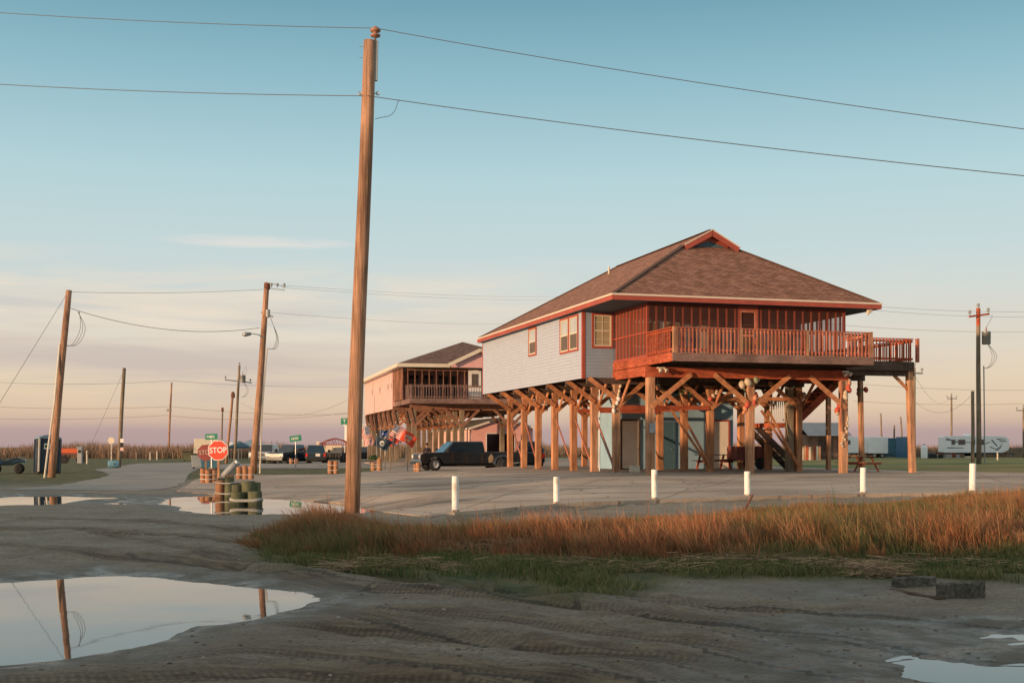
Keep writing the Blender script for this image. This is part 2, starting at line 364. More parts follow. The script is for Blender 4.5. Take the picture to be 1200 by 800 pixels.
def height(x, y, fine=True):
    x = np.asarray(x, float); y = np.asarray(y, float); h = base_h(x, y)
    d_ap = sdist(x, y, APRON); d_rd = np.minimum(sdist(x, y, ROAD), sdist(x, y, SIDE)); d_l = sdist(x, y, LAWN)
    flatm = np.minimum(np.minimum(d_ap, d_rd), d_l)
    rough = sstep(0, 1.5, flatm)
    near = 1-sstep(60, 140, np.hypot(x, y))
    n = .04*fbm(x*.35, y*.35, 3)+.025*fbm(x*.9, y*.9, 4, 3)
    if fine:
        n = n+.022*fbm(x*2.6, y*2.6, 5, 5)
    h = h+n*rough*near
    rut = np.zeros(h.shape)
    if fine:
        for k, ln in enumerate(RUTW):
            wob = .18*fbm(x*.7, y*.7, 30+k, 3)
            for off in (0.0,):
                d, sd = ldist(x, y, ln); d = np.abs(d*sd+wob)
                lug = .5+.5*np.sin((x*1.0+y*.6)*34+sd)
                pr = -.045*np.exp(-(d/.17)**2)+.03*np.exp(-((d-.34)/.13)**2)*(.6+.8*vnoise(x*3, y*3, 60+k))
                pr *= .45+.9*vnoise(x*.35, y*.35, 70+k)
                rut = rut+pr
        h = h+rut*rough*np.where(y < 40, 1, 0)
    h = carve(x, y, h)
    h = h-.045*sstep(-.05, -.2, d_ap)
    h = h-.045*sstep(-.5, -1.0, sdist(x, y, ROAD))-.045*sstep(-.5, -1.0, sdist(x, y, SIDE))-.045*sstep(0, -.06, d_l)
    front = sstep(0, .25, d_ap)*sstep(3.0, .3, d_ap)*sstep(-4.5, -2, x)*np.where(y < 45, 1, 0)*sstep(30, 26, y-.25*x)
    h = h-.09*front
    return h
def gz(x, y, fine=False): return float(height(np.array([x]), np.array([y]), fine)[0])
def gnd(px, Y, fine=False):
    x = (px-600)/F*Y; return Vector((x, Y, gz(x, Y, fine)))
def slab(x, y): b = base_h(np.array([x]), np.array([y]))[0]; return float(b+slabdz(b))
def graded(lo, hi, fine_lo, fine_hi, step, grow):
    a = list(np.arange(fine_lo, fine_hi+1e-6, step)); s = step; v = a[-1]
    while v < hi: s *= grow; v += s; a.append(v)
    s = step; v = a[0]; b = []
    while v > lo: s *= grow; v -= s; b.append(v)
    return np.array(b[::-1]+a)
def fast_mesh(name, V, quads=None, tris=None, m=None, cols=None, uv=None):
    me = bpy.data.meshes.new(name); nq = 0 if quads is None else len(quads); nt_ = 0 if tris is None else len(tris)
    me.vertices.add(len(V)); me.vertices.foreach_set('co', np.ascontiguousarray(V, dtype=np.float32).ravel())
    loops = []
    if nq: loops.append(np.asarray(quads).ravel())
    if nt_: loops.append(np.asarray(tris).ravel())
    L = np.concatenate(loops).astype(np.int32); me.loops.add(len(L)); me.loops.foreach_set('vertex_index', L)
    me.polygons.add(nq+nt_)
    st = np.concatenate([np.arange(nq)*4, nq*4+np.arange(nt_)*3]).astype(np.int32)
    me.polygons.foreach_set('loop_start', st); me.update(calc_edges=True)
    if cols is not None:
        for an, arr in cols.items():
            if arr.ndim == 1: at_ = me.attributes.new(an, 'FLOAT', 'POINT'); at_.data.foreach_set('value', arr.astype(np.float32))
            else:
                at_ = me.attributes.new(an, 'FLOAT_COLOR', 'POINT')
                at_.data.foreach_set('color', np.concatenate([arr, np.ones((len(arr),1))], 1).astype(np.float32).ravel())
    if m: me.materials.append(M[m] if isinstance(m, str) else m)
    o = bpy.data.objects.new(name, me); COL.objects.link(o); return o
GRASS_GREEN = [(360,664),(300,650),(330,612),(400,612),(533,625),(700,618),(900,608),(1250,596),(1250,678),(1100,672),(900,671),(790,671),(750,682),(700,692),(640,694),(590,684),(520,672),(440,668)]
GREENW = px_poly(GRASS_GREEN, .12)
def build_ground():
    xs = graded(-5000, 5000, -7, 8, .07, 1.045); ys = graded(-600, 6000, 7.6, 17, .055, 1.022)
    X, Y = np.meshgrid(xs, ys); x = X.ravel(); y = Y.ravel()
    z = height(x, y); nx, ny = len(xs), len(ys)
    i = (np.arange(ny-1)[:,None]*nx+np.arange(nx-1)[None,:]).ravel()
    q = np.stack([i, i+1, i+1+nx, i+nx], 1)
    # cover masks: where grass grows, how wet the mud is, where wheels have churned it
    g = 1-sstep(-.3, .5, sdist(x, y, GREENW)+.5*fbm(x*.8, y*.8, 12))
    far = sstep(52, 66, y+4*fbm(x*.15, y*.15, 13)+np.where(x < -16, 6, 0))
    g = np.maximum(g, far)
    wet = np.zeros(len(x)); rutm = np.zeros(len(x)); rd = np.full(len(x), 50.); rs = np.zeros(len(x))
    for k, pl in enumerate(PUD.values()):
        wet = np.maximum(wet, 1-sstep(-.1, 1.1, sdist(x, y, pl)+.6*fbm(x*1.3, y*1.3, 15+k)))
    wet = np.maximum(wet, .9*(1-sstep(-.2, .7, sdist(x, y, px_poly([(880,733),(1000,727),(1280,725),(1320,840),(880,840),(850,790),(940,765)], 0))+.7*fbm((x+y)*.9, (y-x)*2.2, 17, 4))))
    wet = np.maximum(wet, sstep(.12, .5, fbm(x*.3, y*.8, 19))*sstep(1, 6, x+14-y)*.9)
    for k, ln in enumerate(RUTW):
        d, sd = ldist(x, y, ln); rk = .35+.9*vnoise(x*.35, y*.35, 70+k)
        ds = d*sd+.18*fbm(x*.7, y*.7, 30+k, 3); cl = np.abs(ds) < np.abs(rd); rd = np.where(cl, ds, rd); rutm = np.where(cl, np.exp(-(ds/.34)**2)*rk*1.2, rutm)
        arc = np.zeros(len(x)); best = np.full(len(x), 1e9); acc = 0
        for (ax, ay), (bx, by) in zip(ln[:-1], ln[1:]):
            ex, ey = bx-ax, by-ay; Ls = math.hypot(ex, ey); t = np.clip(((x-ax)*ex+(y-ay)*ey)/(Ls*Ls), 0, 1); dd = np.hypot(x-ax-t*ex, y-ay-t*ey)
            mm = dd < best; best = np.where(mm, dd, best); arc = np.where(mm, acc+t*Ls, arc); acc += Ls
        rs = np.where(cl, arc+k*7.3, rs)
    m = bpy.data.materials.new('mud_and_turf'); m.use_nodes = True; nt = m.node_tree; b = nt.nodes['Principled BSDF']; N = nt.nodes.new; L = nt.links.new
    tc = N('ShaderNodeTexCoord'); b.inputs['Specular IOR Level'].default_value = .35
    def noise(s, d=6, st=(1,1,1), r=.6):
        mp = N('ShaderNodeMapping'); mp.inputs['Scale'].default_value = st; L(tc.outputs['Object'], mp.inputs[0])
        n = N('ShaderNodeTexNoise'); n.inputs['Scale'].default_value = s; n.inputs['Detail'].default_value = d; n.inputs['Roughness'].default_value = r
        L(mp.outputs[0], n.inputs['Vector']); return n.outputs['Fac']
    def ramp(fac, a, ca, bb, cb):
        r = N('ShaderNodeValToRGB'); e = r.color_ramp.elements; e[0].position = a; e[0].color = (*ca,1); e[1].position = bb; e[1].color = (*cb,1)
        L(fac, r.inputs['Fac']); return r.outputs['Color']
    def attr(n): a = N('ShaderNodeAttribute'); a.attribute_name = n; return a.outputs['Fac']
    def mix(f, a, c, blend='MIX'):
        x_ = N('ShaderNodeMix'); x_.data_type = 'RGBA'; x_.blend_type = blend
        if isinstance(f, float): x_.inputs[0].default_value = f
        else: L(f, x_.inputs[0])
        for s_, v in ((x_.inputs[6], a), (x_.inputs[7], c)):
            if isinstance(v, tuple): s_.default_value = (*v,1)
            else: L(v, s_)
        return x_.outputs[2]
    mud = ramp(noise(.7, 7), .35, (.27,.235,.18), .66, (.44,.39,.305))
    mud = mix(ramp(noise(.5, 4, (.35,1,1)), .5, (0,0,0), .68, (1,1,1)), mud, (.40,.37,.31))
    mud = mix(ramp(noise(3.2, 8, (.55,1,1), .7), .40, (.45,)*3, .58, (0,)*3), mud, (.19,.145,.10))
    mud = mix(ramp(noise(22, 6, (.8,1,1), .7), .42, (.5,)*3, .54, (0,)*3), mud, (.14,.11,.085))
    speck = ramp(noise(45, 3), .56, (0,0,0), .72, (1,1,1)); mud = mix(speck, mud, (.10,.08,.06))
    def mth(op, a, c=0.0):
        n = N('ShaderNodeMath'); n.operation = op
        for i_, v in enumerate((a, c)):
            if isinstance(v, (int, float)): n.inputs[i_].default_value = v
            else: L(v, n.inputs[i_])
        return n.outputs[0]
    cb = N('ShaderNodeCombineXYZ'); L(mth('MULTIPLY', attr('rs'), 1.6), cb.inputs[0]); L(mth('MULTIPLY', attr('rd'), 13.0), cb.inputs[1])
    sn = N('ShaderNodeTexNoise'); sn.inputs['Scale'].default_value = 1.0; sn.inputs['Detail'].default_value = 7; sn.inputs['Roughness'].default_value = .65; L(cb.outputs[0], sn.inputs['Vector'])
    lug = mth('SINE', mth('ADD', mth('MULTIPLY', attr('rs'), 95.0), mth('MULTIPLY', mth('ABSOLUTE', attr('rd')), 30.0)))
    lug = mth('MULTIPLY', mth('MULTIPLY', mth('ADD', lug, 1.0), .5), mth('MULTIPLY', mth('LESS_THAN', mth('ABSOLUTE', attr('rd')), .16), attr('rut')))
    streak = ramp(sn.outputs['Fac'], .40, (.075,.048,.03), .62, (.30,.23,.15))
    mud = mix(mth('MULTIPLY', attr('rut'), .85), mud, streak)
    mud = mix(mth('MULTIPLY', lug, .55), mud, (.085,.06,.042))
    mud = mix(attr('wet'), mud, (.17,.155,.13))
    turf = ramp(noise(1.2, 6), .35, (.055,.08,.026), .68, (.19,.155,.07))
    c = mix(attr('turf'), mud, turf); L(c, b.inputs['Base Color'])
    mr = N('ShaderNodeMapRange'); mr.inputs['To Min'].default_value = .85; mr.inputs['To Max'].default_value = .16
    wn = N('ShaderNodeMath'); wn.operation = 'MULTIPLY'; L(attr('wet'), wn.inputs[0]); L(ramp(noise(2.2, 4), .35, (0,)*3, .6, (1,)*3), wn.inputs[1])
    L(wn.outputs[0], mr.inputs['Value']); L(mr.outputs[0], b.inputs['Roughness'])
    bp = N('ShaderNodeBump'); bp.inputs['Distance'].default_value = .075; bp.inputs['Strength'].default_value = 1.0; L(mth('ADD', noise(9, 10, r=.75), mth('ADD', mth('MULTIPLY', lug, -.35), mth('MULTIPLY', mth('MULTIPLY', sn.outputs['Fac'], attr('rut')), .8))), bp.inputs['Height'])
    L(bp.outputs[0], b.inputs['Normal'])
    o = fast_mesh('ground', np.stack([x, y, z], 1), quads=q, m=m, cols={'turf': g, 'wet': wet, 'rut': np.clip(rutm, 0, 1), 'rd': rd, 'rs': rs})
    for p in (0,): o.data.polygons.foreach_set('use_smooth', np.ones(len(o.data.polygons), bool))
    tag(o, kind='structure'); return o
def sheet(name, poly, m, spacing, dz, skirt=0, wob=.0):
    n = len(poly); pts = []
    for k in range(n):
        a, b_ = Vector(poly[k]), Vector(poly[(k+1) % n]); L = (b_-a).length; s = max(1, int(L/spacing))
        for j in range(s):
            p = a.lerp(b_, j/s)
            if wob: nrm = Vector((-(b_-a).y, (b_-a).x))/max(L, 1e-6); p = p+nrm*wob*float(fbm(p.x*1.2, p.y*1.2, 55, 4))
            pts.append(p)
    nb = len(pts); P = np.array([tuple(p) for p in pts]); mn, mx = P.min(0), P.max(0)
    gx, gy = np.meshgrid(np.arange(mn[0], mx[0], spacing), np.arange(mn[1], mx[1], spacing))
    gx = gx.ravel()+RNG.uniform(-.2, .2, gx.size)*spacing; gy = gy.ravel()+RNG.uniform(-.2, .2, gy.size)*spacing
    ok = sdist(gx, gy, [tuple(p) for p in P]) < -spacing*.4
    allp = pts+[Vector((a, b_)) for a, b_ in zip(gx[ok], gy[ok])]
    vo, eo, fo, *_ = delaunay_2d_cdt(allp, [(k, (k+1) % nb) for k in range(nb)], [list(range(nb))], 1, 1e-4)
    V = np.array([tuple(v) for v in vo]); b0 = base_h(V[:,0], V[:,1]); z = carve(V[:,0], V[:,1], b0)+(slabdz(b0) if dz is None else dz)
    mb = MB(); mb.v = [(a, b_, c) for (a, b_), c in zip(V, z)]; mb.f = [tuple(f) for f in fo]
    if skirt:
        from collections import Counter
        ec = Counter(); dirs = {}
        for f in fo:
            for j in range(len(f)):
                e = (f[j], f[(j+1) % len(f)]); ec[tuple(sorted(e))] += 1; dirs[tuple(sorted(e))] = e
        low = {}
        for e, cnt in ec.items():
            if cnt == 1:
                a, b_ = dirs[e]
                for q in (a, b_):
                    if q not in low: low[q] = len(mb.v); x_, y_, z_ = mb.v[q]; mb.v.append((x_, y_, z_-skirt))
                mb.f.append((b_, a, low[a], low[b_]))
    me = bpy.data.meshes.new(name); me.from_pydata(mb.v, [], mb.f); me.materials.append(m)
    o = bpy.data.objects.new(name, me); COL.objects.link(o); tag(o, kind='structure'); return o
def surfmat(name, c1, c2, c3, rough=.85, cracks=0, stain=.5, scale=.25, bump=.5):
    m = bpy.data.materials.new(name); m.use_nodes = True; nt = m.node_tree; b = nt.nodes['Principled BSDF']; N = nt.nodes.new; L = nt.links.new
    tc = N('ShaderNodeTexCoord'); b.inputs['Roughness'].default_value = rough; b.inputs['Specular IOR Level'].default_value = .3
    def noise(s, d=6, st=(1,1,1)):
        mp = N('ShaderNodeMapping'); mp.inputs['Scale'].default_value = st; L(tc.outputs['Object'], mp.inputs[0])
        n = N('ShaderNodeTexNoise'); n.inputs['Scale'].default_value = s; n.inputs['Detail'].default_value = d; L(mp.outputs[0], n.inputs['Vector']); return n.outputs['Fac']
    def ramp(fac, a, ca, bb, cb):
        r = N('ShaderNodeValToRGB'); e = r.color_ramp.elements; e[0].position = a; e[0].color = (*ca,1); e[1].position = bb; e[1].color = (*cb,1); L(fac, r.inputs['Fac']); return r.outputs['Color']
    def mix(f, a, c):
        x_ = N('ShaderNodeMix'); x_.data_type = 'RGBA'; L(f, x_.inputs[0])
        for s_, v in ((x_.inputs[6], a), (x_.inputs[7], c)):
            if isinstance(v, tuple): s_.default_value = (*v,1)
            else: L(v, s_)
        return x_.outputs[2]
    c = ramp(noise(scale, 8), .35, c1, .65, c2)
    c = mix(ramp(noise(scale*1.7, 5, (.5,1.6,1)), .52, (0,)*3, .66, (stain,)*3), c, c3)
    c = mix(ramp(noise(30, 4), .6, (0,)*3, .75, (.5,)*3), c, c3)
    if cracks:
        mp = N('ShaderNodeMapping'); L(tc.outputs['Object'], mp.inputs[0]); mp.inputs['Rotation'].default_value = (0,0,math.radians(16))
        br = N('ShaderNodeTexBrick'); br.offset = 0; br.inputs['Scale'].default_value = 1; br.inputs['Brick Width'].default_value = 4.5; br.inputs['Row Height'].default_value = 4.5
        br.inputs['Mortar Size'].default_value = .03; L(mp.outputs[0], br.inputs['Vector']); c = mix(br.outputs['Fac'], c, tuple(.55*v for v in c1))
        vo = N('ShaderNodeTexVoronoi'); vo.feature = 'DISTANCE_TO_EDGE'; vo.inputs['Scale'].default_value = .28
        mp2 = N('ShaderNodeVectorMath'); mp2.operation = 'ADD'; nn = N('ShaderNodeTexNoise'); nn.inputs['Scale'].default_value = .8; L(tc.outputs['Object'], nn.inputs['Vector'])
        L(tc.outputs['Object'], mp2.inputs[0]); L(nn.outputs['Color'], mp2.inputs[1]); L(mp2.outputs[0], vo.inputs['Vector'])
        c = mix(ramp(vo.outputs['Distance'], .0, (.8,)*3, .012, (0,)*3), c, tuple(.4*v for v in c1))
    L(c, b.inputs['Base Color'])
    bp = N('ShaderNodeBump'); bp.inputs['Distance'].default_value = .02; bp.inputs['Strength'].default_value = bump; L(noise(10, 8), bp.inputs['Height']); L(bp.outputs[0], b.inputs['Normal'])
    return m
build_ground()
M['concrete'] = surfmat('worn_concrete', (.38,.285,.215), (.56,.44,.34), (.24,.18,.14), cracks=1, stain=.9)
M['gravel'] = surfmat('gravel', (.27,.245,.215), (.36,.325,.285), (.19,.17,.15), scale=.4)
M['lawnmat'] = surfmat('lawn_grass', (.05,.14,.03), (.34,.21,.07), (.04,.13,.028), scale=.10, bump=1)  # orange-brown second tone puts sunlight stripes into the grass colour
M['islandmat'] = surfmat('rough_grass', (.05,.08,.025), (.10,.10,.04), (.035,.06,.02), scale=.5, bump=1)
sheet('concrete_lot', APRON, M['concrete'], 1.2, None, skirt=.16)
sheet('gravel_road', ROAD, M['gravel'], .8, .012, wob=.35)
sheet('side_road', SIDE, M['gravel'], 2.5, .012, wob=.3)
sheet('lawn', LAWN, M['lawnmat'], 3, .055, skirt=.05)
def water():
    m = bpy.data.materials.new('puddle_water'); m.use_nodes = True; nt = m.node_tree; b = nt.nodes['Principled BSDF']
    b.inputs['Base Color'].default_value = (.055,.05,.042,1); b.inputs['Roughness'].default_value = .02; b.inputs['IOR'].default_value = 1.36
    tc = nt.nodes.new('ShaderNodeTexCoord'); n = nt.nodes.new('ShaderNodeTexNoise'); n.inputs['Scale'].default_value = 2.2; n.inputs['Detail'].default_value = 2
    nt.links.new(tc.outputs['Object'], n.inputs['Vector']); bp = nt.nodes.new('ShaderNodeBump'); bp.inputs['Strength'].default_value = .06; bp.inputs['Distance'].default_value = .006
    nt.links.new(n.outputs['Fac'], bp.inputs['Height']); nt.links.new(bp.outputs[0], b.inputs['Normal'])
    for k0, (nm, pl) in enumerate(PUD.items()):
        P = list(pl); n_ = len(P)
        if sum(P[k-1][0]*P[k][1]-P[k][0]*P[k-1][1] for k in range(n_)) < 0: P = P[::-1]
        Q = []
        for k in range(n_):                 # a little beyond the bank, under the mud
            e1 = Vector(P[k])-Vector(P[k-1]); e2 = Vector(P[(k+1) % n_])-Vector(P[k]); e1.normalize(); e2.normalize(); t = (e1+e2).normalized(); Q.append((P[k][0]+t.y*.55, P[k][1]-t.x*.55))
        P = Q
        mb = MB(); mb.f.append(tuple(range(len(P)))); mb.v = [(x, y, WL-.0015*k0) for x, y in P]
        me = bpy.data.meshes.new('puddle'); me.from_pydata(mb.v, [], mb.f); me.materials.append(m)
        o = bpy.data.objects.new('puddle', me); COL.objects.link(o); tag(o, kind='structure')
water()
def shade_bank():                                # added unseen bank, shaped to keep the low sun off the mud
    n, mrow = 160, 14; V = []; Q = []
    for i in range(n):
        u = (i/(n-1)-.5)*170
        for j in range(mrow):
            s = (j/(mrow-1)-.5)*2
            hh = 3.35*(1-abs(s)**1.6)+.5*float(fbm(u*.12, s, 21, 4))*(1-abs(s))+.25*float(fbm(u*.9, s*3, 22, 3))*(1-abs(s))
            cx = -LX*27+(-LY)*u+LX*s*8; cy = -LY*27+LX*u+LY*s*8
            V.append((cx, cy, hh-.1))
    for i in range(n-1):
        for j in range(mrow-1): a = i*mrow+j; Q.append((a, a+1, a+mrow+1, a+mrow))
    tag(fast_mesh('shade_bank', np.array(V), quads=np.array(Q), m=M['islandmat']), kind='structure')
shade_bank()

# ---------------------------------------------------------------- grass
def colormat(name, rough=.9, trans=.25):
    m = bpy.data.materials.new(name); m.use_nodes = True; nt = m.node_tree; b = nt.nodes['Principled BSDF']
    a = nt.nodes.new('ShaderNodeAttribute'); a.attribute_name = 'tint'; nt.links.new(a.outputs['Color'], b.inputs['Base Color'])
    b.inputs['Roughness'].default_value = rough; b.inputs['Specular IOR Level'].default_value = .15
    if trans:
        t = nt.nodes.new('ShaderNodeBsdfTranslucent'); nt.links.new(a.outputs['Color'], t.inputs['Color'])
        mx = nt.nodes.new('ShaderNodeMixShader'); mx.inputs[0].default_value = trans
        nt.links.new(b.outputs[0], mx.inputs[1]); nt.links.new(t.outputs[0], mx.inputs[2]); nt.links.new(mx.outputs[0], nt.nodes['Material Output'].inputs['Surface'])
    return m
M['blade'] = colormat('grass_blades')
def blades(name, P, H, W, bend, ang, cb, ct, m='blade'):
    n = len(P); yaw = RNG.uniform(0, math.pi, n); wx, wy = np.cos(yaw)*W/2, np.sin(yaw)*W/2
    bx, by = np.cos(ang)*bend, np.sin(ang)*bend; V = np.zeros((n,7,3)); C = np.zeros((n,7,3))
    for k, (t, w) in enumerate(((0,1.),(.4,.8),(.75,.5))):
        o = t**1.8
        cx, cy, cz = P[:,0]+bx*H*o, P[:,1]+by*H*o, P[:,2]+H*(t-.28*bend*t*t)
        V[:,2*k] = np.stack([cx-wx*w, cy-wy*w, cz], 1); V[:,2*k+1] = np.stack([cx+wx*w, cy+wy*w, cz], 1)
        tt = min(1, t*1.35); C[:,2*k] = cb*(1-tt)+ct*tt; C[:,2*k+1] = C[:,2*k]
    V[:,6] = np.stack([P[:,0]+bx*H, P[:,1]+by*H, P[:,2]+H*(1-.28*bend)], 1); C[:,6] = ct
    b = (np.arange(n)*7)[:,None]
    q = np.concatenate([b+np.array([[0,1,3,2]]), b+np.array([[2,3,5,4]])]); t = b+np.array([[4,5,6]])
    o = fast_mesh(name, V.reshape(-1,3), quads=q, tris=t, m=m, cols={'tint': C.reshape(-1,3)}); return o
def scatter(poly, n, dens=None):
    A = np.array(poly); mn, mx = A.min(0), A.max(0); out = []; tot = 0
    while tot < n:
        x = RNG.uniform(mn[0], mx[0], n); y = RNG.uniform(mn[1], mx[1], n); ok = sdist(x, y, poly) < 0
        if dens is not None: ok &= RNG.uniform(0, 1, n) < dens(x, y)
        out.append(np.stack([x[ok], y[ok]], 1)); tot += ok.sum()
    return np.concatenate(out)[:n]
TALL = px_poly([(272,634),(300,618),(345,602),(400,606),(450,612),(533,621),(650,618),(760,611),(880,606),(1000,602),(1100,596),(1260,591),(1260,646),(1100,650),(1000,654),(900,656),(800,656),(700,657),(610,653),(540,648),(470,652),(400,654),(330,650)], .15)
def tall_grass():
    def dens(x, y): return np.clip(-.05+1.7*vnoise(x*.55, y*.55, 101)*vnoise(x*1.7+5, y*1.7, 102)+.25*vnoise(x*.3, y*.3, 103), .03, 1)
    orange = np.array([.50,.165,.075]); tan = np.array([.50,.29,.16]); green = np.array([.11,.14,.055]); dk = np.array([.15,.075,.042])
    nt_ = 2300; C0 = scatter(TALL, nt_, dens); per = RNG.integers(18, 60, nt_); idx = np.repeat(np.arange(nt_), per); n1 = len(idx)
    rad = RNG.uniform(.05, .26, nt_)[idx]; a_ = RNG.uniform(0, 2*math.pi, n1); r_ = rad*np.sqrt(RNG.uniform(0, 1, n1))
    x1 = C0[idx,0]+r_*np.cos(a_); y1 = C0[idx,1]+r_*np.sin(a_)
    n2 = 26000; S = scatter(TALL, n2, lambda x, y: np.clip(.2+.9*vnoise(x*.9, y*.9, 109), 0, 1))
    x = np.concatenate([x1, S[:,0]]); y = np.concatenate([y1, S[:,1]]); n = len(x); sing = np.arange(n) >= n1
    tz = height(x, y, False); edge = np.clip(-sdist(x, y, TALL)/1.1+.15, .2, 1)*(.7+.6*vnoise(x*1.5, y*1.5, 131))
    back = sstep(7, 3.5, sdist(x, y, APRON))
    mound = np.exp(-(((x+3.9)/1.4)**2+((y-22.0)/2.4)**2))
    tuftH = RNG.uniform(.62, 1.25, nt_)[idx]; big = vnoise(x*.35, y*.35, 105)
    H = np.where(sing, .30, np.concatenate([tuftH, np.ones(n2)])*.42)*(.75+.55*big)*edge*RNG.uniform(.5, 1.15, n)*(1-.45*back)*(1+.75*mound)*.92*np.where(x > 4, 1.15, 1)
    stalk = (RNG.uniform(0, 1, n) < .03) & ~sing; H = np.where(stalk, H*1.45, H)*np.where((x < -2.2) & (y > 24), .6, 1)
    P = np.stack([x, y, tz-.02], 1)
    out = np.concatenate([a_, RNG.uniform(0, 6.28, n2)]); wind = math.pi+1.0*fbm(x*.4, y*.4, 106)
    ang = np.arctan2(np.sin(out)+.9*np.sin(wind), np.cos(out)+.9*np.cos(wind))+RNG.normal(0, .35, n)
    bend = np.where(stalk, RNG.uniform(.05, .3, n), RNG.uniform(.2, .95, n))*(.7+.5*mound)
    td = np.concatenate([(.70+.95*fbm(C0[:,0]*.4, C0[:,1]*.4, 107)+RNG.normal(0, .28, nt_))[idx], .35+.9*fbm(S[:,0]*.4, S[:,1]*.4, 107)])
    dry = np.clip(td+RNG.normal(0, .14, n)+.3*mound, 0, 1)[:,None]
    k = np.clip(np.concatenate([RNG.uniform(0, 1, nt_)[idx], RNG.uniform(0, 1, n2)])+RNG.normal(0, .2, n), 0, 1)[:,None]
    ctip = (orange*k+tan*(1-k))*dry+green*1.3*(1-dry); cbase = dk*dry+green*.8*(1-dry)
    ctip = ctip*RNG.uniform(.65, 1.15, (n,1))
    o = blades('tall_grass', P, H, RNG.uniform(.006, .014, n), bend, ang, cbase, ctip)
    tag(o, 'knee high dry orange grass growing in a strip before the concrete lot', 'tall grass', kind='stuff')
    n = 90000
    def d2(x, y): return np.clip(3.6*vnoise(x*1.3, y*1.3, 111)*vnoise(x*.5+9, y*.5, 115)-.5, .01, 1)*(.25+.75*np.where(sdist(x, y, TALL) > -.3, 1, .35))*np.clip(-sdist(x, y, GREENW)*1.1+.1, 0, 1)
    XY = scatter(GREENW, n, d2); x, y = XY[:,0], XY[:,1]; P = np.stack([x, y, height(x, y, False)-.01], 1)
    H = RNG.uniform(.05, .17, n)*(.6+.8*vnoise(x*1.4, y*1.4, 112))
    k = np.clip(RNG.normal(.38, .28, (n,1))+.4*fbm(x*.9, y*.9, 113)[:,None], 0, 1)
    c = np.array([.065,.115,.035])*(1-k)+np.array([.30,.24,.12])*k
    tag(blades('green_grass', P, H, RNG.uniform(.008, .016, n), RNG.uniform(.2, .9, n), RNG.uniform(0, 6.28, n), c*.8, c*1.1),
        'short green grass at the muddy foot of the tall dry grass', 'grass', kind='stuff')
def reeds():
    n = 80000; x = RNG.uniform(-95, 120, n); y = RNG.uniform(165, 205, n)+np.where(np.abs(x) < 40, 6, 0)
    H = 1.22*(.80+1.0*vnoise(x*.16, y*.02, 121)+.7*vnoise(x*.9, y*.1, 122))*RNG.uniform(.55, 1.2, n)
    k = RNG.uniform(0, 1, (n,1)); k = np.clip(k*.6+.6*vnoise(x*.12, y*.05, 127)[:,None], 0, 1); c = (np.array([.38,.24,.17])*k+np.array([.24,.18,.12])*(1-k))*RNG.uniform(.6, 1.15, (n,1))
    tag(blades('marsh_reeds', np.stack([x, y, np.zeros(n)-.05], 1), H, RNG.uniform(.03, .12, n), RNG.uniform(.02, .6, n), RNG.uniform(0, 6.28, n), c*.8+np.array([0,.01,0]), c*1.1),
        'band of dry reddish marsh reeds along the horizon', 'marsh reeds', kind='stuff')
def straw(name, lines, n, label, spread, L=(.07,.38)):
    V = []; Fq = []; C = []
    for _ in range(n):
        ln = random.choice(lines); t = random.random()*(len(ln)-1); k = int(t); a, b_ = ln[k], ln[min(k+1, len(ln)-1)]; t -= k
        px = a[0]+(b_[0]-a[0])*t; py = a[1]+(b_[1]-a[1])*t; p = flat(px, py, .05)
        x = p.x+random.gauss(0, spread*1.6); y = p.y+random.gauss(0, spread); l = random.uniform(*L); an = random.gauss(0.1, .9); tl = random.gauss(0, .12)
        z = random.uniform(.0, .16)*random.random(); w = random.uniform(.005, .013)
        d = Vector((math.cos(an)*math.cos(tl), math.sin(an)*math.cos(tl), math.sin(tl)))*l/2; s = Vector((-math.sin(an), math.cos(an), 0))*w/2; u = Vector((0,0,w*.6))
        i = len(V); c = Vector((x, y, z)); V += [tuple(c-d-s), tuple(c-d+s), tuple(c-d+u), tuple(c+d-s), tuple(c+d+s), tuple(c+d+u)]
        Fq += [(i,i+3,i+4,i+1),(i+1,i+4,i+5,i+2),(i+2,i+5,i+3,i)]
        cc = np.array([.52,.37,.24])*random.uniform(.3, 1.2); C += [cc]*6
    V = np.array(V); cen = V.reshape(-1,6,3).mean(1); V[:,2] += np.repeat(height(cen[:,0], cen[:,1], False), 6)
    tag(fast_mesh(name, V, quads=np.array(Fq), m='blade', cols={'tint': np.array(C)}), label, 'dry reeds', kind='stuff')
tall_grass(); reeds()
straw('reed_debris', [[(925,664),(960,666),(1000,672),(1045,678)], [(1000,668),(1040,672)], [(940,668),(1040,676)]], 1500, 'thick mat of broken reed stems lying near the rotten timber', .10)
straw('reed_debris', [[(400,668),(450,668),(510,669)],[(545,653),(580,650),(600,652)],[(640,664),(700,668),(760,670),(900,668)],[(1050,664),(1200,668)],[(800,664),(920,662)]], 2400, 'scattered broken reed stems washed up along the grass edge', .16)
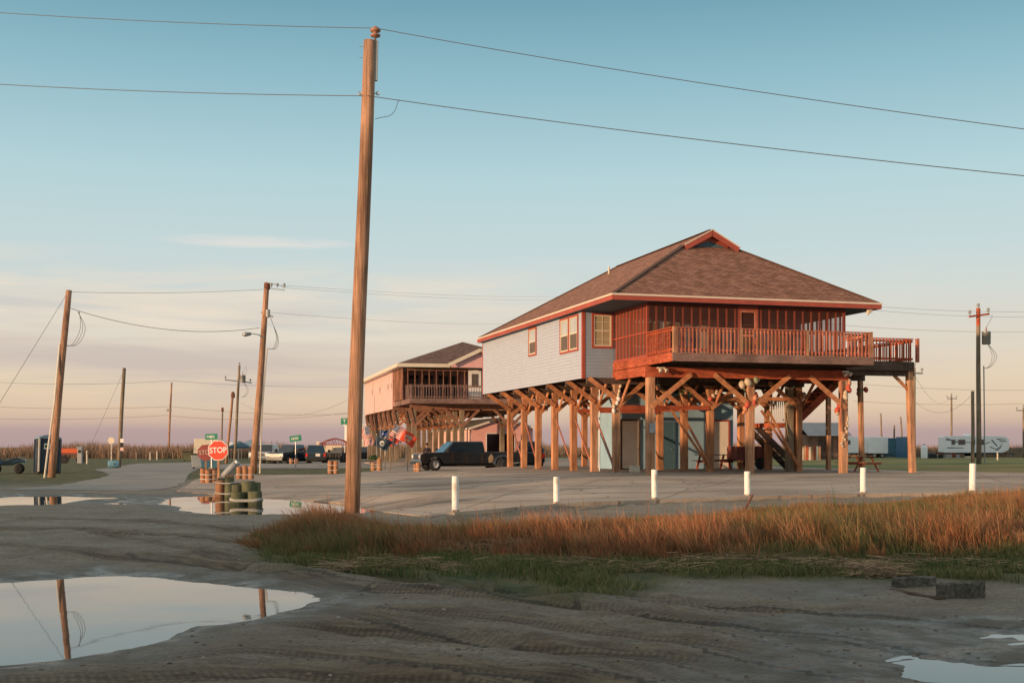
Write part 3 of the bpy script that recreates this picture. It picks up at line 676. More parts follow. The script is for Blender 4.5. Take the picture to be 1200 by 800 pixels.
# ---------------------------------------------------------------- stilt houses
class House:
    def __init__(s, root, z0): s.root = root; s.off = (0,0,-z0)
    def add(s, name, mb, m, parent=None, **k): return mb.build(name, m, parent or s.root, off=s.off, **k)
def lap_siding(a, b_, z0, z1, nrm, lap=.15):        # overlapping boards between plan points a and b
    mb = MB(); n = max(1, round((z1-z0)/lap)); h = (z1-z0)/n; a = Vector((*a,0)); b_ = Vector((*b_,0)); N = Vector((*nrm,0))
    for k in range(n):
        zb, zt = z0+k*h, z0+(k+1)*h
        mb.quad([a+N*.028+Vector((0,0,zb)), b_+N*.028+Vector((0,0,zb)), b_+N*.010+Vector((0,0,zt)), a+N*.010+Vector((0,0,zt))])
        mb.quad([a+N*.002+Vector((0,0,zb)), b_+N*.002+Vector((0,0,zb)), b_+N*.028+Vector((0,0,zb)), a+N*.028+Vector((0,0,zb))])
    mb.quad([a+Vector((0,0,z0)), b_+Vector((0,0,z0)), b_+Vector((0,0,z1)), a+Vector((0,0,z1))])
    return mb
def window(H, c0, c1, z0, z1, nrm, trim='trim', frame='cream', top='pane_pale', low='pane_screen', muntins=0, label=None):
    a, b_, N = Vector((*c0,0)), Vector((*c1,0)), Vector((*nrm,0)); Z = Vector((0,0,1)); d = (b_-a).normalized(); w = .09
    def bar(mb, p, q, wid, dep, pr):
        mb.bar(p+N*pr, q+N*pr, dep, wid, up=(q-p).normalized().cross(N)); return mb
    t = MB()
    for p, q in ((a+Z*(z0+w/2), b_+Z*(z0+w/2)), (a+Z*(z1-w/2), b_+Z*(z1-w/2))): bar(t, p, q, w, .05, .045)
    for p in (a+d*w/2, b_-d*w/2): bar(t, p+Z*(z0+w+.002), p+Z*(z1-w-.002), w, .05, .045)
    tw = H.add('window', t, trim)
    f = MB(); i = w+.003; g = .055; zm = (z0+z1)/2
    for zz in (z0+i+g/2, z1-i-g/2, zm): bar(f, a+d*i+Z*zz, b_-d*i+Z*zz, g, .04, .040)
    for p in (a+d*(i+g/2), b_-d*(i+g/2)): bar(f, p+Z*(z0+i+g+.002), p+Z*(z1-i-g-.002), g, .036, .040)
    if muntins:
        for k in range(1, muntins+1): p = a.lerp(b_, k/(muntins+1)); bar(f, p+Z*(z0+i+g), p+Z*(z1-i-g), .02, .02, .034)
        for k in (.25, .75): bar(f, a+d*(i+g)+Z*(z0+(z1-z0)*k), b_-d*(i+g)+Z*(z0+(z1-z0)*k), .02, .018, .034)
    H.add('frame', f, frame, tw)
    a2, b2 = a+d*(i+.01)+N*.030, b_-d*(i+.01)+N*.030
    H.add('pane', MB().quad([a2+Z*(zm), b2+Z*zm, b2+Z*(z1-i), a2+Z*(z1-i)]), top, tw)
    H.add('pane', MB().quad([a2+Z*(z0+i), b2+Z*(z0+i), b2+Z*zm, a2+Z*zm]), low, tw)
    if label: tw['label'] = label
    return tw
def railing(H, p0, p1, zf, posts, m='rail', pm='rail', step=.165, h=1.0, cap='rail', drop=.0, label=None):
    p0, p1 = Vector((*p0,0)), Vector((*p1,0)); d = (p1-p0); L = d.length; d.normalize(); Z = Vector((0,0,1)); mb = MB()
    mb.bar(p0+Z*(zf+h), p1+Z*(zf+h), .14, .04); mb.bar(p0+Z*(zf+h-.10), p1+Z*(zf+h-.10), .045, .09); mb.bar(p0+Z*(zf+.12), p1+Z*(zf+.12), .045, .09)
    n = int(L/step); off = d.cross(Z)*.04
    for k in range(1, n): p = p0+d*(k*L/n)+off; mb.bar(p+Z*(zf-drop+.02), p+Z*(zf+h-.03), .04, .04, up=d)
    r = H.add('railing', mb, m)
    for t in posts:
        p = p0+d*t; H.add('railing_post', MB().bar(p+Z*(zf-.02), p+Z*(zf+h+.03), .13, .13, up=d), pm, r)
    if label: r['label'] = label
    return r
def hipped_plane(mb, pts, origin, udir, slope_scale):
    u = Vector((*udir, 0)); o = Vector(origin); uvs = []
    v = Vector((-udir[1], udir[0], 0))
    for p in pts: q = Vector(p)-o; uvs.append((q.dot(u), math.hypot(q.dot(v), q.z)*(1 if q.dot(v) >= 0 else -1)))
    mb.quad(pts, uvs)
TH = math.radians(16.26); HP = Vector((5.7484, 51.0968, 0)); Z0 = .5
def big_house():
    root = empty('stilt_house', (HP.x, HP.y, Z0), TH, 'large grey sided stilt house with brown hipped roof and red screened porch', 'house')
    H = House(root, Z0); add = H.add
    rows = [0, 3.93, 6.81, 9.74, 12.68, 15.46, 18.09, 20.95]
    # floor, beams
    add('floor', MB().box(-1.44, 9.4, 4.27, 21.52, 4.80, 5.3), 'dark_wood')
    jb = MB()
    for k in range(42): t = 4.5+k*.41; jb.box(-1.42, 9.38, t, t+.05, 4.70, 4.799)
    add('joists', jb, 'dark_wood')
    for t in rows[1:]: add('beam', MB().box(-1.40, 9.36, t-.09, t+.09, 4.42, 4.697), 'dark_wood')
    add('beam', MB().box(-.28, 9.25, -.14, .14, 4.52, 4.93), 'timber_red')
    add('beam', MB().box(-.07, .07, .145, 4.2, 4.60, 5.00), 'timber_red')
    add('beam', MB().box(9.0, 9.14, .145, 4.2, 4.60, 5.00), 'timber_red')
    # pillars and braces
    mud_rng = random.Random(3)
    for a in (0, 4.58, 9.07):
        for t in rows:
            top = 4.515 if t == 0 else 4.415
            q = mud_rng.uniform(-.02, .02); w = .15 if not (a == 0 and t == 0) else .155
            add('pillar', MB().bar((a+q, t, .45), (a, t, top), w*2, w*2, up=(0,1,0)), 'timber' if t == 0 or (a == 0 and t < 9) else 'timber_orange', bevel=.012)
            side = -.185 if t == 0 else -.18
            if a == 0 and t > 0:
                add('brace', MB().bar((-.02, t+side, 3.72), (-1.36, t+side, 4.66), .05, .2), 'brace')
                add('brace', MB().bar((.05, t+side-.055, 3.45), (1.35, t+side-.055, 4.60), .05, .19), 'brace')
            elif t == 0:
                if a > 0: add('brace', MB().bar((a+.05, side, 3.28), (a-1.75, side, 4.66), .05, .2), 'brace')
                if a < 9: add('brace', MB().bar((a-.05, side-.055, 3.28), (a+1.75, side-.055, 4.66), .05, .2), 'brace')
            else:
                add('brace', MB().bar((a+.05, t+side, 3.35), (a-1.6, t+side, 4.62), .05, .19), 'brace')
                if a < 9: add('brace', MB().bar((a-.05, t+side-.055, 3.35), (a+1.6, t+side-.055, 4.62), .05, .19), 'brace')
            if t > 0 and t < 20:
                add('brace', MB().bar((a+.19, t-.05, 3.5), (a+.19, t-1.2, 4.6), .05, .17), 'brace')
                add('brace', MB().bar((a+.25, t+.05, 3.5), (a+.25, t+1.2, 4.6), .05, .17), 'brace')
    for t in (3.93, 6.81, 9.74): add('cross_tie', MB().box(.16, 4.42, t-.28, t-.23, 3.30, 3.48), 'timber_red')
    for t in (3.93, 6.81): add('cross_tie', MB().box(4.74, 8.9, t-.28, t-.23, 3.75, 3.92), 'brace')
    add('pillar', MB().bar((8.62, 3.93, .45), (8.62, 3.93, 4.41), .3, .3, up=(0,1,0)), 'pole_grey', bevel=.012)
    for t0, t1 in ((6.81,3.93),(9.74,6.81),(12.68,9.74),(18.09,15.46),(20.95,18.09)):
        add('diagonal_tie', MB().bar((-.02, t0-.3, 3.0), (-.02, t1+.2, .75), .045, .09), 'rail')
    for a0, a1, t in ((2.5,4.4,3.6),(2.9,4.42,3.5),(7.0,8.95,3.6),(7.3,8.9,3.5)):
        add('diagonal_tie', MB().bar((a0, t, 3.3), (a1, t, .7), .05, .11), 'brace')
    # walls of the living floor
    add('wall', lap_siding((-1.46, 21.54), (-1.46, 4.25), 4.68, 7.67, (-1, 0)), 'siding')
    add('wall', lap_siding((-1.46, 4.25), (0.0, 4.25), 4.68, 7.67, (0, -1)), 'siding_shaded')
    add('wall', lap_siding((-1.46, 21.54), (9.4, 21.54), 4.68, 7.67, (0, 1)), 'siding_shaded')
    add('wall', lap_siding((9.4, 4.25), (9.4, 21.54), 4.68, 7.67, (1, 0)), 'siding_shaded')
    wb = MB().box(.002, 9.398, 4.24, 4.30, 5.39, 7.665)
    add('wall', wb, 'siding_shaded')
    for a0, z0, a1, z1 in ((.9,6.1,2.1,7.3),(2.4,6.1,3.2,7.3),(6.2,5.9,7.4,7.3),(7.8,5.9,8.7,7.3)):
        add('window', MB().box(a0, a1, 4.19, 4.239, z0, z1), 'white').data.name
        add('pane', MB().box(a0+.08, a1-.08, 4.17, 4.189, z0+.08, z1-.08), 'blind', None)
    add('inner_door', MB().box(4.3, 5.2, 4.19, 4.239, 5.4, 7.45), 'door')
    for (a, t, w) in ((-1.46, 4.25, .14), (-1.46, 21.54, .10)):
        add('corner_trim', MB().box(a-.036, a+w-.036, t-.036 if t < 10 else t-w+.036, t+w-.036 if t < 10 else t+.036, 4.66, 7.662), 'trim')
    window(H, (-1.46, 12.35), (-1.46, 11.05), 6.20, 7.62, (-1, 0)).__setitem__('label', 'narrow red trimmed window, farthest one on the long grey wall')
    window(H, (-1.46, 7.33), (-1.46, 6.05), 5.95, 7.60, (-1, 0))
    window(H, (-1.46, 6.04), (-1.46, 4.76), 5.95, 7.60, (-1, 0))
    window(H, (-1.05, 4.25), (-.03, 4.25), 6.03, 7.60, (0, -1), top='blind', low='blind', muntins=1, label='window with yellowed blinds facing the road beside the porch')
    # screened porch
    zf = 5.38; zt = 7.66; st = MB()
    for k in range(24):
        a = .03+k*(9.37-.06)/23
        if 4.25 < a < 5.1: continue
        st.box(a-.025, a+.025, .345, .42, zf, zt-.002)
    for k in range(9): t = .6+k*(4.17-.6)/9+.1; st.box(-.0, .07, t-.025, t+.025, zf, zt-.002)
    for k in range(9): t = .6+k*(4.17-.6)/9+.1; st.box(9.31, 9.38, t-.025, t+.025, zf, zt-.002)
    st.box(-.01, .09, .335, .435, zf, zt-.001); st.box(9.29, 9.39, .335, .435, zf, zt-.001)
    st.box(.092, 4.2, .34, .425, zt-.12, zt-.003); st.box(5.14, 9.288, .34, .425, zt-.12, zt-.003)
    st.box(.092, 4.2, .342, .422, zf, zf+.1); st.box(5.14, 9.288, .342, .422, zf, zf+.1)
    st.box(-.012, .05, .437, 4.2, zf+1.02, zf+1.08); st.box(-.014, .08, .437, 4.2, zf, zf+.1); st.box(-.014, .08, .437, 4.2, zt-.12, zt-.003)
    st.box(4.2, 4.27, .33, .43, zf, zt-.003); st.box(5.07, 5.14, .33, .43, zf, zt-.003); st.box(4.272, 5.068, .334, .43, 7.48, zt-.004)
    pf = add('screened_porch', st, 'trim')
    sc = MB(); sc.quad([(-.01,.325,zf),(4.2,.325,zf),(4.2,.325,zt),(-.01,.325,zt)]); sc.quad([(5.14,.325,zf),(9.39,.325,zf),(9.39,.325,zt),(5.14,.325,zt)])
    sc.quad([(9.34,.39,zf),(9.34,4.2,zf),(9.34,4.2,zt),(9.34,.39,zt)])
    add('insect_screen', sc, 'screen', pf)
    ss = MB(); ss.quad([(.03,.33,zf),(.03,4.2,zf),(.03,4.2,zt),(.03,.33,zt)]); add('insect_screen', ss, 'screen_side', pf)
    dm = MB().box(4.275, 4.36, .34, .40, zf+.02, 7.475).box(4.98, 5.065, .34, .40, zf+.02, 7.475).box(4.362, 4.978, .342, .398, 7.38, 7.474).box(4.362, 4.978, .342, .398, zf+.02, zf+.22).box(4.362, 4.978, .342, .398, 6.35, 6.43)
    dd = add('porch_door', dm, 'rail'); add('insect_screen', MB().quad([(4.36,.37,zf+.2),(4.98,.37,zf+.2),(4.98,.37,7.38),(4.36,.37,7.38)]), 'screen', dd)
    add('handle', MB().box(4.93, 4.96, .31, .339, 6.30, 6.5), 'metal', dd)
    # furniture silhouettes do not show: leave the porch open. Decks:
    fl = MB()
    for k in range(44):
        t = -2.33+k*.149
        fl.box(.0, 9.0, t, t+.14, 5.335, 5.38)
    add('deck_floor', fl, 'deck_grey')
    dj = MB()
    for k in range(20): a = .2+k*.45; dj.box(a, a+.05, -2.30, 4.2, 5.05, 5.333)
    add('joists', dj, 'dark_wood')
    add('deck_fascia', MB().box(-.045, 9.05, -2.41, -2.36, 5.03, 5.375), 'deck_grey')
    add('deck_fascia', MB().box(-.047, -.003, -2.358, 4.21, 5.03, 5.376), 'timber_red')
    add('deck_fascia', MB().box(9.003, 9.05, -2.358, -.3, 5.03, 5.374), 'deck_grey')
    railing(H, (-.0, -2.36), (9.0, -2.36), zf, (.05, 2.95, 5.95, 8.93), m='rail', pm='timber', drop=.05)
    railing(H, (0, .33), (0, -2.30), zf, (), m='timber_red', drop=.05)
    railing(H, (9.0, -2.30), (9.0, -.25), zf, (), m='rail', drop=.05)
    # right hand deck and its three thin pillars
    fl = MB()
    for k in range(40): t = -.2+k*.3; fl.box(9.41 if t > .3 else 9.06, 12.41, t, t+.29, 5.335, 5.38)
    add('deck_floor', fl, 'deck_grey')
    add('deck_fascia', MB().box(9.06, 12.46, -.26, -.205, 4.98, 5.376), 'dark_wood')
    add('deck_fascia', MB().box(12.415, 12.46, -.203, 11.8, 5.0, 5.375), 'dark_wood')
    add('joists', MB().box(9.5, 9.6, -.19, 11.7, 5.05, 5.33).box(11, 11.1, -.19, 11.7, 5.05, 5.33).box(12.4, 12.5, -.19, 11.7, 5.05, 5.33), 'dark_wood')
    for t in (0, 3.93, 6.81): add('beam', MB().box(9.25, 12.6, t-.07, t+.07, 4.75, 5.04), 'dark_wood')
    railing(H, (9.05, -.22), (12.41, -.22), zf, (3.6,), m='timber_red', pm='rail')
    railing(H, (12.41, -.18), (12.41, 11.5), zf, (3.9, 7.8, 11.4), m='timber_red', pm='rail')
    for t, q in ((0, .06), (3.93, .02), (6.81, -.02)):
        w = .25 if t == 0 else .2
        add('pillar', MB().bar((12.43+q*2, t, .45), (12.38, t, 4.98 if t == 0 else 4.75), w, w, up=(0,1,0)), 'timber', bevel=.01)
    add('brace', MB().bar((12.38, -.02, 4.1), (11.6, -.02, 4.78), .05, .14), 'brace')
    # stairs down behind the right deck
    s1 = MB(); s2 = MB()
    for t in (4.45, 5.0, 5.55): s1.bar((12.1, t, 5.22), (9.3, t, 2.80), .06, .34)
    for k in range(13): f = k/12; s2.box(12.1-2.8*f-.16, 12.1-2.8*f+.16, 4.48, 5.52, 5.30-2.42*f, 5.35-2.42*f)
    sx = add('stairs', s1, 'timber_red'); add('treads', s2, 'dark_wood', sx)
    s3 = MB().box(7.9, 9.35, 4.4, 6.1, 2.55, 2.75)
    lx = add('stair_landing', s3, 'timber_red')
    rb = MB()
    for k in range(14): a = 7.9+k*.105; rb.box(a, a+.04, 4.42, 4.46, 2.76, 3.75)
    rb.box(7.88, 9.35, 4.40, 4.48, 3.75, 3.81); add('railing', rb, 'white', lx)  # white puts the sunlight on the balusters into their colour
    s4 = MB()
    for t in (6.15, 7.15): s4.bar((8.1, t, 2.6), (10.4, t, .5), .06, .3)
    for k in range(9): f = k/9; s4.box(8.1+2.3*f, 8.1+2.3*f+.28, 6.18, 7.12, 2.5-2.1*f, 2.55-2.1*f)
    add('stairs', s4, 'dark_wood')
    # storage room between the pillars
    sw = lap_siding((2.6, 11.2), (9.35, 11.2), .5, 4.40, (0, -1), .2)
    add('storage_wall', sw, 'storage'); add('storage_wall', lap_siding((2.6, 13.6), (2.6, 11.2), .5, 4.40, (-1, 0), .2), 'storage')
    add('storage_wall', lap_siding((9.35, 11.2), (9.35, 13.6), .5, 4.40, (1, 0), .2), 'storage')
    add('storage_wall', lap_siding((9.34, 13.6), (2.61, 13.6), .5, 4.40, (0, 1), .2), 'storage')
    for a0, a1, z1, fm, dm_ in ((3.1,4.0,2.95,'dark_wood','door'),(5.15,5.95,2.85,'teal','teal'),(8.2,9.05,2.95,'trim','door')):  # the teal door paints a shaded patch of wall; no door stands there
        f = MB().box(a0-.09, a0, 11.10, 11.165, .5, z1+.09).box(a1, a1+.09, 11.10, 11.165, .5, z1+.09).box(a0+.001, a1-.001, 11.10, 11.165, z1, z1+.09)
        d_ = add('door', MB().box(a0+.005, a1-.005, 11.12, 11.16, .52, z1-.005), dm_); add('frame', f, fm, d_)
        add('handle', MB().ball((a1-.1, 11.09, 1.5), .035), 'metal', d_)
    # ---- roof
    E = .5667; ZE = 7.9; eL, eR, eF, eB = -1.78, 10.75, -.3, 21.5; cx = 4.485; zr = ZE+E*(cx-eL); rb_ = eB-(zr-ZE)/E
    G = 3.8; gl, gr = 3.2, 5.77; zg = ZE+E*(gl-eL); oh = 3.50
    R = MB()
    hipped_plane(R, [(eL,eF,ZE),(gl,G,zg),(gl,oh,zg),(cx,oh,zr),(cx,rb_,zr),(eL,eB,ZE)], (eL,eF,ZE), (0,-1), 1)
    hipped_plane(R, [(eL,eF,ZE),(eR,eF,ZE),(gr,G,zg),(gl,G,zg)], (eL,eF,ZE), (1,0), 1)
    hipped_plane(R, [(eR,eB,ZE),(cx,rb_,zr),(cx,oh,zr),(gr,oh,zg),(gr,G,zg),(eR,eF,ZE)], (eR,eF,ZE), (0,1), 1)
    hipped_plane(R, [(eR,eB,ZE),(eL,eB,ZE),(cx,rb_,zr)], (eL,eB,ZE), (-1,0), 1)
    roof = add('roof', R, 'shingle')
    cap = MB()
    cap.bar((cx, oh, zr+.01), (cx, rb_, zr+.01), .26, .03); cap.bar((cx, rb_, zr+.005), (eL+.05, eB-.05, ZE+.03), .24, .03); cap.bar((eL+.03, eF+.03, ZE+.025), (gl, G, zg+.02), .22, .03); cap.bar((eR-.03, eF+.03, ZE+.025), (gr, G, zg+.02), .22, .03)
    add('ridge_cap', cap, 'shingle_b', roof)
    add('gable_vent', MB().quad([(gl+.1, G-.02, zg+.0), (gr-.1, G-.02, zg+.0), (cx, G-.02, zr-.05)]), 'teal', roof)
    rk = MB(); rk.bar((gl-.05, oh-.02, zg-.11), (cx, oh-.02, zr-.13), .04, .27, up=(0,0,1)); rk.bar((gr+.05, oh-.02, zg-.11), (cx, oh-.02, zr-.13), .04, .27)
    rk.bar((gl+.35, G-.05, zg+.10), (cx, G-.05, zr-.34), .04, .26); rk.bar((gr-.35, G-.05, zg+.10), (cx, G-.05, zr-.34), .04, .26)
    add('rake_board', rk, 'trim', roof)
    de = MB(); de.bar((gl-.08, oh-.045, zg+.0), (cx, oh-.045, zr+.01), .02, .05); de.bar((gr+.08, oh-.045, zg+.0), (cx, oh-.045, zr+.01), .02, .05)
    e = .02
    de.box(eL-.045, eR+.045, eF-.055, eF-.032, ZE-.06, ZE+.015); de.box(eL-.055, eL-.032, eF-.03, eB+.03, ZE-.06, ZE+.015)
    add('drip_edge', de, 'drip', roof)
    fa = MB().box(eL-.03, eR+.03, eF-.03, eF, ZE-.25, ZE-.005).box(eL-.03, eL, eF+.002, eB, ZE-.25, ZE-.006).box(eR, eR+.03, eF+.002, eB, ZE-.25, ZE-.006).box(eL-.03, eR+.03, eB+.002, eB+.03, ZE-.25, ZE-.005)
    add('fascia', fa, 'trim', roof)
    add('soffit', MB().box(eL+.002, eR-.002, eF+.002, eB-.002, ZE-.232, ZE-.215), 'teal', roof)
    add('vent_pipe', MB().tube([(cx-1.2, 13.5, 10.6), (cx-1.2, 13.5, 11.15)], .05), 'cream', roof)
    # flood lights under the deck, a conduit, hanging pipe
    for a, t in ((.35,-.35),(9.0,-.3)):
        add('flood_light', MB().box(a-.16, a+.16, t-.02, t+.1, 4.86, 4.92).lathe([(.03,0),(.09,.14),(.10,.17)], (a-.1, t, 4.84), 10, (.3,-.6,-.6)).lathe([(.03,0),(.09,.14),(.10,.17)], (a+.12, t, 4.84), 10, (.5,-.6,-.5)), 'cream')
    add('conduit', MB().tube([(.2, 6.60, .5), (.2, 6.60, 4.3)], .035), 'white')
    add('conduit', MB().tube([(8.82, -.22, 2.3), (8.82, -.22, 4.5)], .03), 'rail')
    add('meter_box', MB().box(-.12, .13, -.22, -.157, 2.2, 2.6), 'metal')
    add('eave_light', MB().box(10.2, 10.4, -.2, -.05, 7.5, 7.66).ball((10.2, -.15, 7.45), .07), 'cream')
    return root
house = big_house()
def hw(a, t, z): c, s = math.cos(TH), math.sin(TH); return Vector((HP.x+a*c-t*s, HP.y+a*s+t*c, z))

def buoy_string(a, t, z_hi, z_lo, n, rad, label, mats, turns=1.0, R=.24, strip=None):
    p = hw(a, t, z_lo); root = empty('buoy_string', p, TH, label, 'buoy string', 'fishing buoys strung on the pillars'); rr = random.Random(int(a*100+t*7))
    rp = []
    for k in range(n):
        f = k/(n-1); ang = -math.pi/2+turns*2*math.pi*(f-.5)+rr.uniform(-.35, .35); z = (z_hi-z_lo)*f+rr.uniform(-.05, .05)
        x, y = R*math.cos(ang)*1.05, R*math.sin(ang)*1.05; rp.append((x*.93, y*.93, z)); r = rad*rr.uniform(.75, 1.2)
        MB().lathe([(.02,-r*1.35),(.6*r,-r*1.1),(r,-r*.5),(r,r*.5),(.6*r,r*1.1),(.02,r*1.35)], (x, y, z), 10, (rr.uniform(-.6,.6), rr.uniform(-.3,.3), 1)).build('buoy', rr.choice(mats), root, smooth=True)
    if len(rp) > 1: MB().tube(rp, .012, 5).build('rope', 'rope', root)
buoy_string(9.07, 0, 4.75, 3.15, 14, .10, 'orange and cream buoys spiralling down the right front pillar of the big house', ['buoy_a','buoy_b','buoy_b','buoy_d'], .7)
buoy_string(9.07, 0, 2.9, 1.7, 12, .045, 'string of small pale floats hanging low on the right front pillar', ['buoy_b'], .25, .21)
buoy_string(4.58, 0, 4.62, 4.15, 6, .13, 'green and cream buoys around the top of the middle front pillar', ['buoy_c','buoy_b','buoy_c'], .9, .34)
buoy_string(4.58, 0, 3.9, 3.1, 7, .10, 'red and orange buoys below the brace joint of the middle front pillar', ['buoy_d','buoy_a'], .6)
buoy_string(4.58, 3.93, 4.3, 3.5, 9, .09, 'cluster of mixed buoys on the second row pillar behind the front beam', ['buoy_d','buoy_b','buoy_a','buoy_b'], .8, .3)
buoy_string(9.07, 3.93, 4.2, 3.7, 5, .10, 'pale buoys on the right pillar of the second row', ['buoy_b','buoy_a'], .8, .28)
buoy_string(12.45, 3.93, 4.35, 4.2, 4, .10, 'small dark and red buoys high on the thin pillar of the side deck', ['buoy_d','buoy_c'], .9, .2)
buoy_string(0, 3.93, 4.3, 3.2, 7, .075, 'small white floats on the corner pillar beneath the porch', ['buoy_b','white'], .3, .21)
def hanging_plant(a, t, z, label):
    root = empty('hanging_plant', hw(a, t, z-.5), 0, label, 'plant'); rr = random.Random(int(a*50))
    MB().lathe([(.07,0),(.12,.16),(.13,.17)], (0,0,.1), 10).build('pot', 'rail', root); mb = MB()
    for _ in range(60):
        an = rr.uniform(0, 6.28); r = rr.uniform(.05, .34); c = Vector((math.cos(an)*r, math.sin(an)*r, .28-r*.7+rr.uniform(-.05, .1))); d = Vector((rr.uniform(-1,1), rr.uniform(-1,1), rr.uniform(-1,1))).normalized()*.06; e = d.orthogonal().normalized()*.03
        mb.quad([c-d, c+e, c+d, c-e])
    mb.build('foliage', 'leaf', root); MB().tube([(0,0,.28),(0,0,.62)], .008, 4).build('wire', 'wire', root)
hanging_plant(.55, .5, 4.4, 'small hanging plant under the porch corner of the big house')
hanging_plant(2.6, 2.2, 4.35, 'hanging plant deeper under the porch, right of the corner pillar')
hanging_plant(10.9, 3.4, 4.9, 'bushy hanging plant under the right side deck')

def picnic_table(loc, rz, top, label, m='timber_red'):
    root = empty('picnic_table', loc, rz, label, 'picnic table', 'picnic tables by the big house'); mb = MB()
    for k in range(5): mb.box(-.9, .9, -.37+k*.15, -.37+k*.15+.14, .71, .75)
    mb.build('table_top', top, root)
    for y in (-.75, .50): MB().box(-.9, .9, y, y+.25, .41, .45).build('bench', top, root)
    for x in (-.65, .65):
        for s in (-1, 1): MB().bar((x, s*.62, .0), (x, s*.22, .70), .045, .10, up=(1,0,0)).build('leg', m, root)
        MB().bar((x+.05, -.72, .38), (x+.05, .72, .38), .04, .09).build('crossbar', m, root)
p = hw(11.5, 2.6, .5); picnic_table((p.x, p.y, slab(p.x, p.y)), TH+.5, 'timber', 'orange wooden picnic table beside the thin deck pillar on the lot')
p = hw(7.3, 9.2, .5); picnic_table((p.x, p.y, slab(p.x, p.y)), TH, 'dark_wood', 'dark topped picnic table under the house before the red framed door')
def utility_trailer():
    p = hw(7.9, 8.2, .5); root = empty('utility_trailer', (p.x, p.y, slab(p.x, p.y)), TH, 'maroon box trailer with black tyres parked under the big house', 'trailer')
    MB().box(-.1, 1.75, -.55, .55, .45, 1.15).build('body', 'maroon', root, bevel=.02)
    for k in range(6): MB().box(-.08+k*.34, -.04+k*.34, -.575, -.552, .46, 1.14).build('rib', 'rust', root)
    for s in (-1, 1):
        w = MB().lathe([(.12,-.08),(.28,-.08),(.30,-.04),(.30,.04),(.28,.08),(.12,.08)], (1.15, s*.62, .30), 16, (0,1,0)).build('wheel', 'black', root, smooth=True)
        MB().lathe([(.02,-.06),(.13,-.07),(.14,.07),(.02,.06)], (1.15, s*.62, .30), 12, (0,1,0)).build('rim', 'metal', w)
    MB().bar((-.1, 0, .5), (-1.0, 0, .45), .07, .07).build('tow_bar', 'rust', root)
utility_trailer()
p = hw(11.3, 16, .5)
g_ = empty('storage_box', (p.x-1.5, p.y, slab(p.x, p.y)), TH, 'low green plastic storage box seen beneath the stair under the house', 'storage box')
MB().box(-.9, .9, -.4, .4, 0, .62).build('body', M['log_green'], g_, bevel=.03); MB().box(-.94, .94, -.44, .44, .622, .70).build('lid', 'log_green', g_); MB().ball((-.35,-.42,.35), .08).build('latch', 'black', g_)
p = hw(3.6, 5.2, .5)
r_ = MB().box(-.22,.22,-.12,.12,0,.28).build('concrete_block', 'cream', None, bevel=.02); p2 = hw(.75, 3.6, 0); r_.location = (p2.x, p2.y, slab(p2.x, p2.y)); r_.rotation_euler = (0,0,.4)
tag(r_, 'pale concrete block lying beside the corner pillar under the big house', 'concrete block')

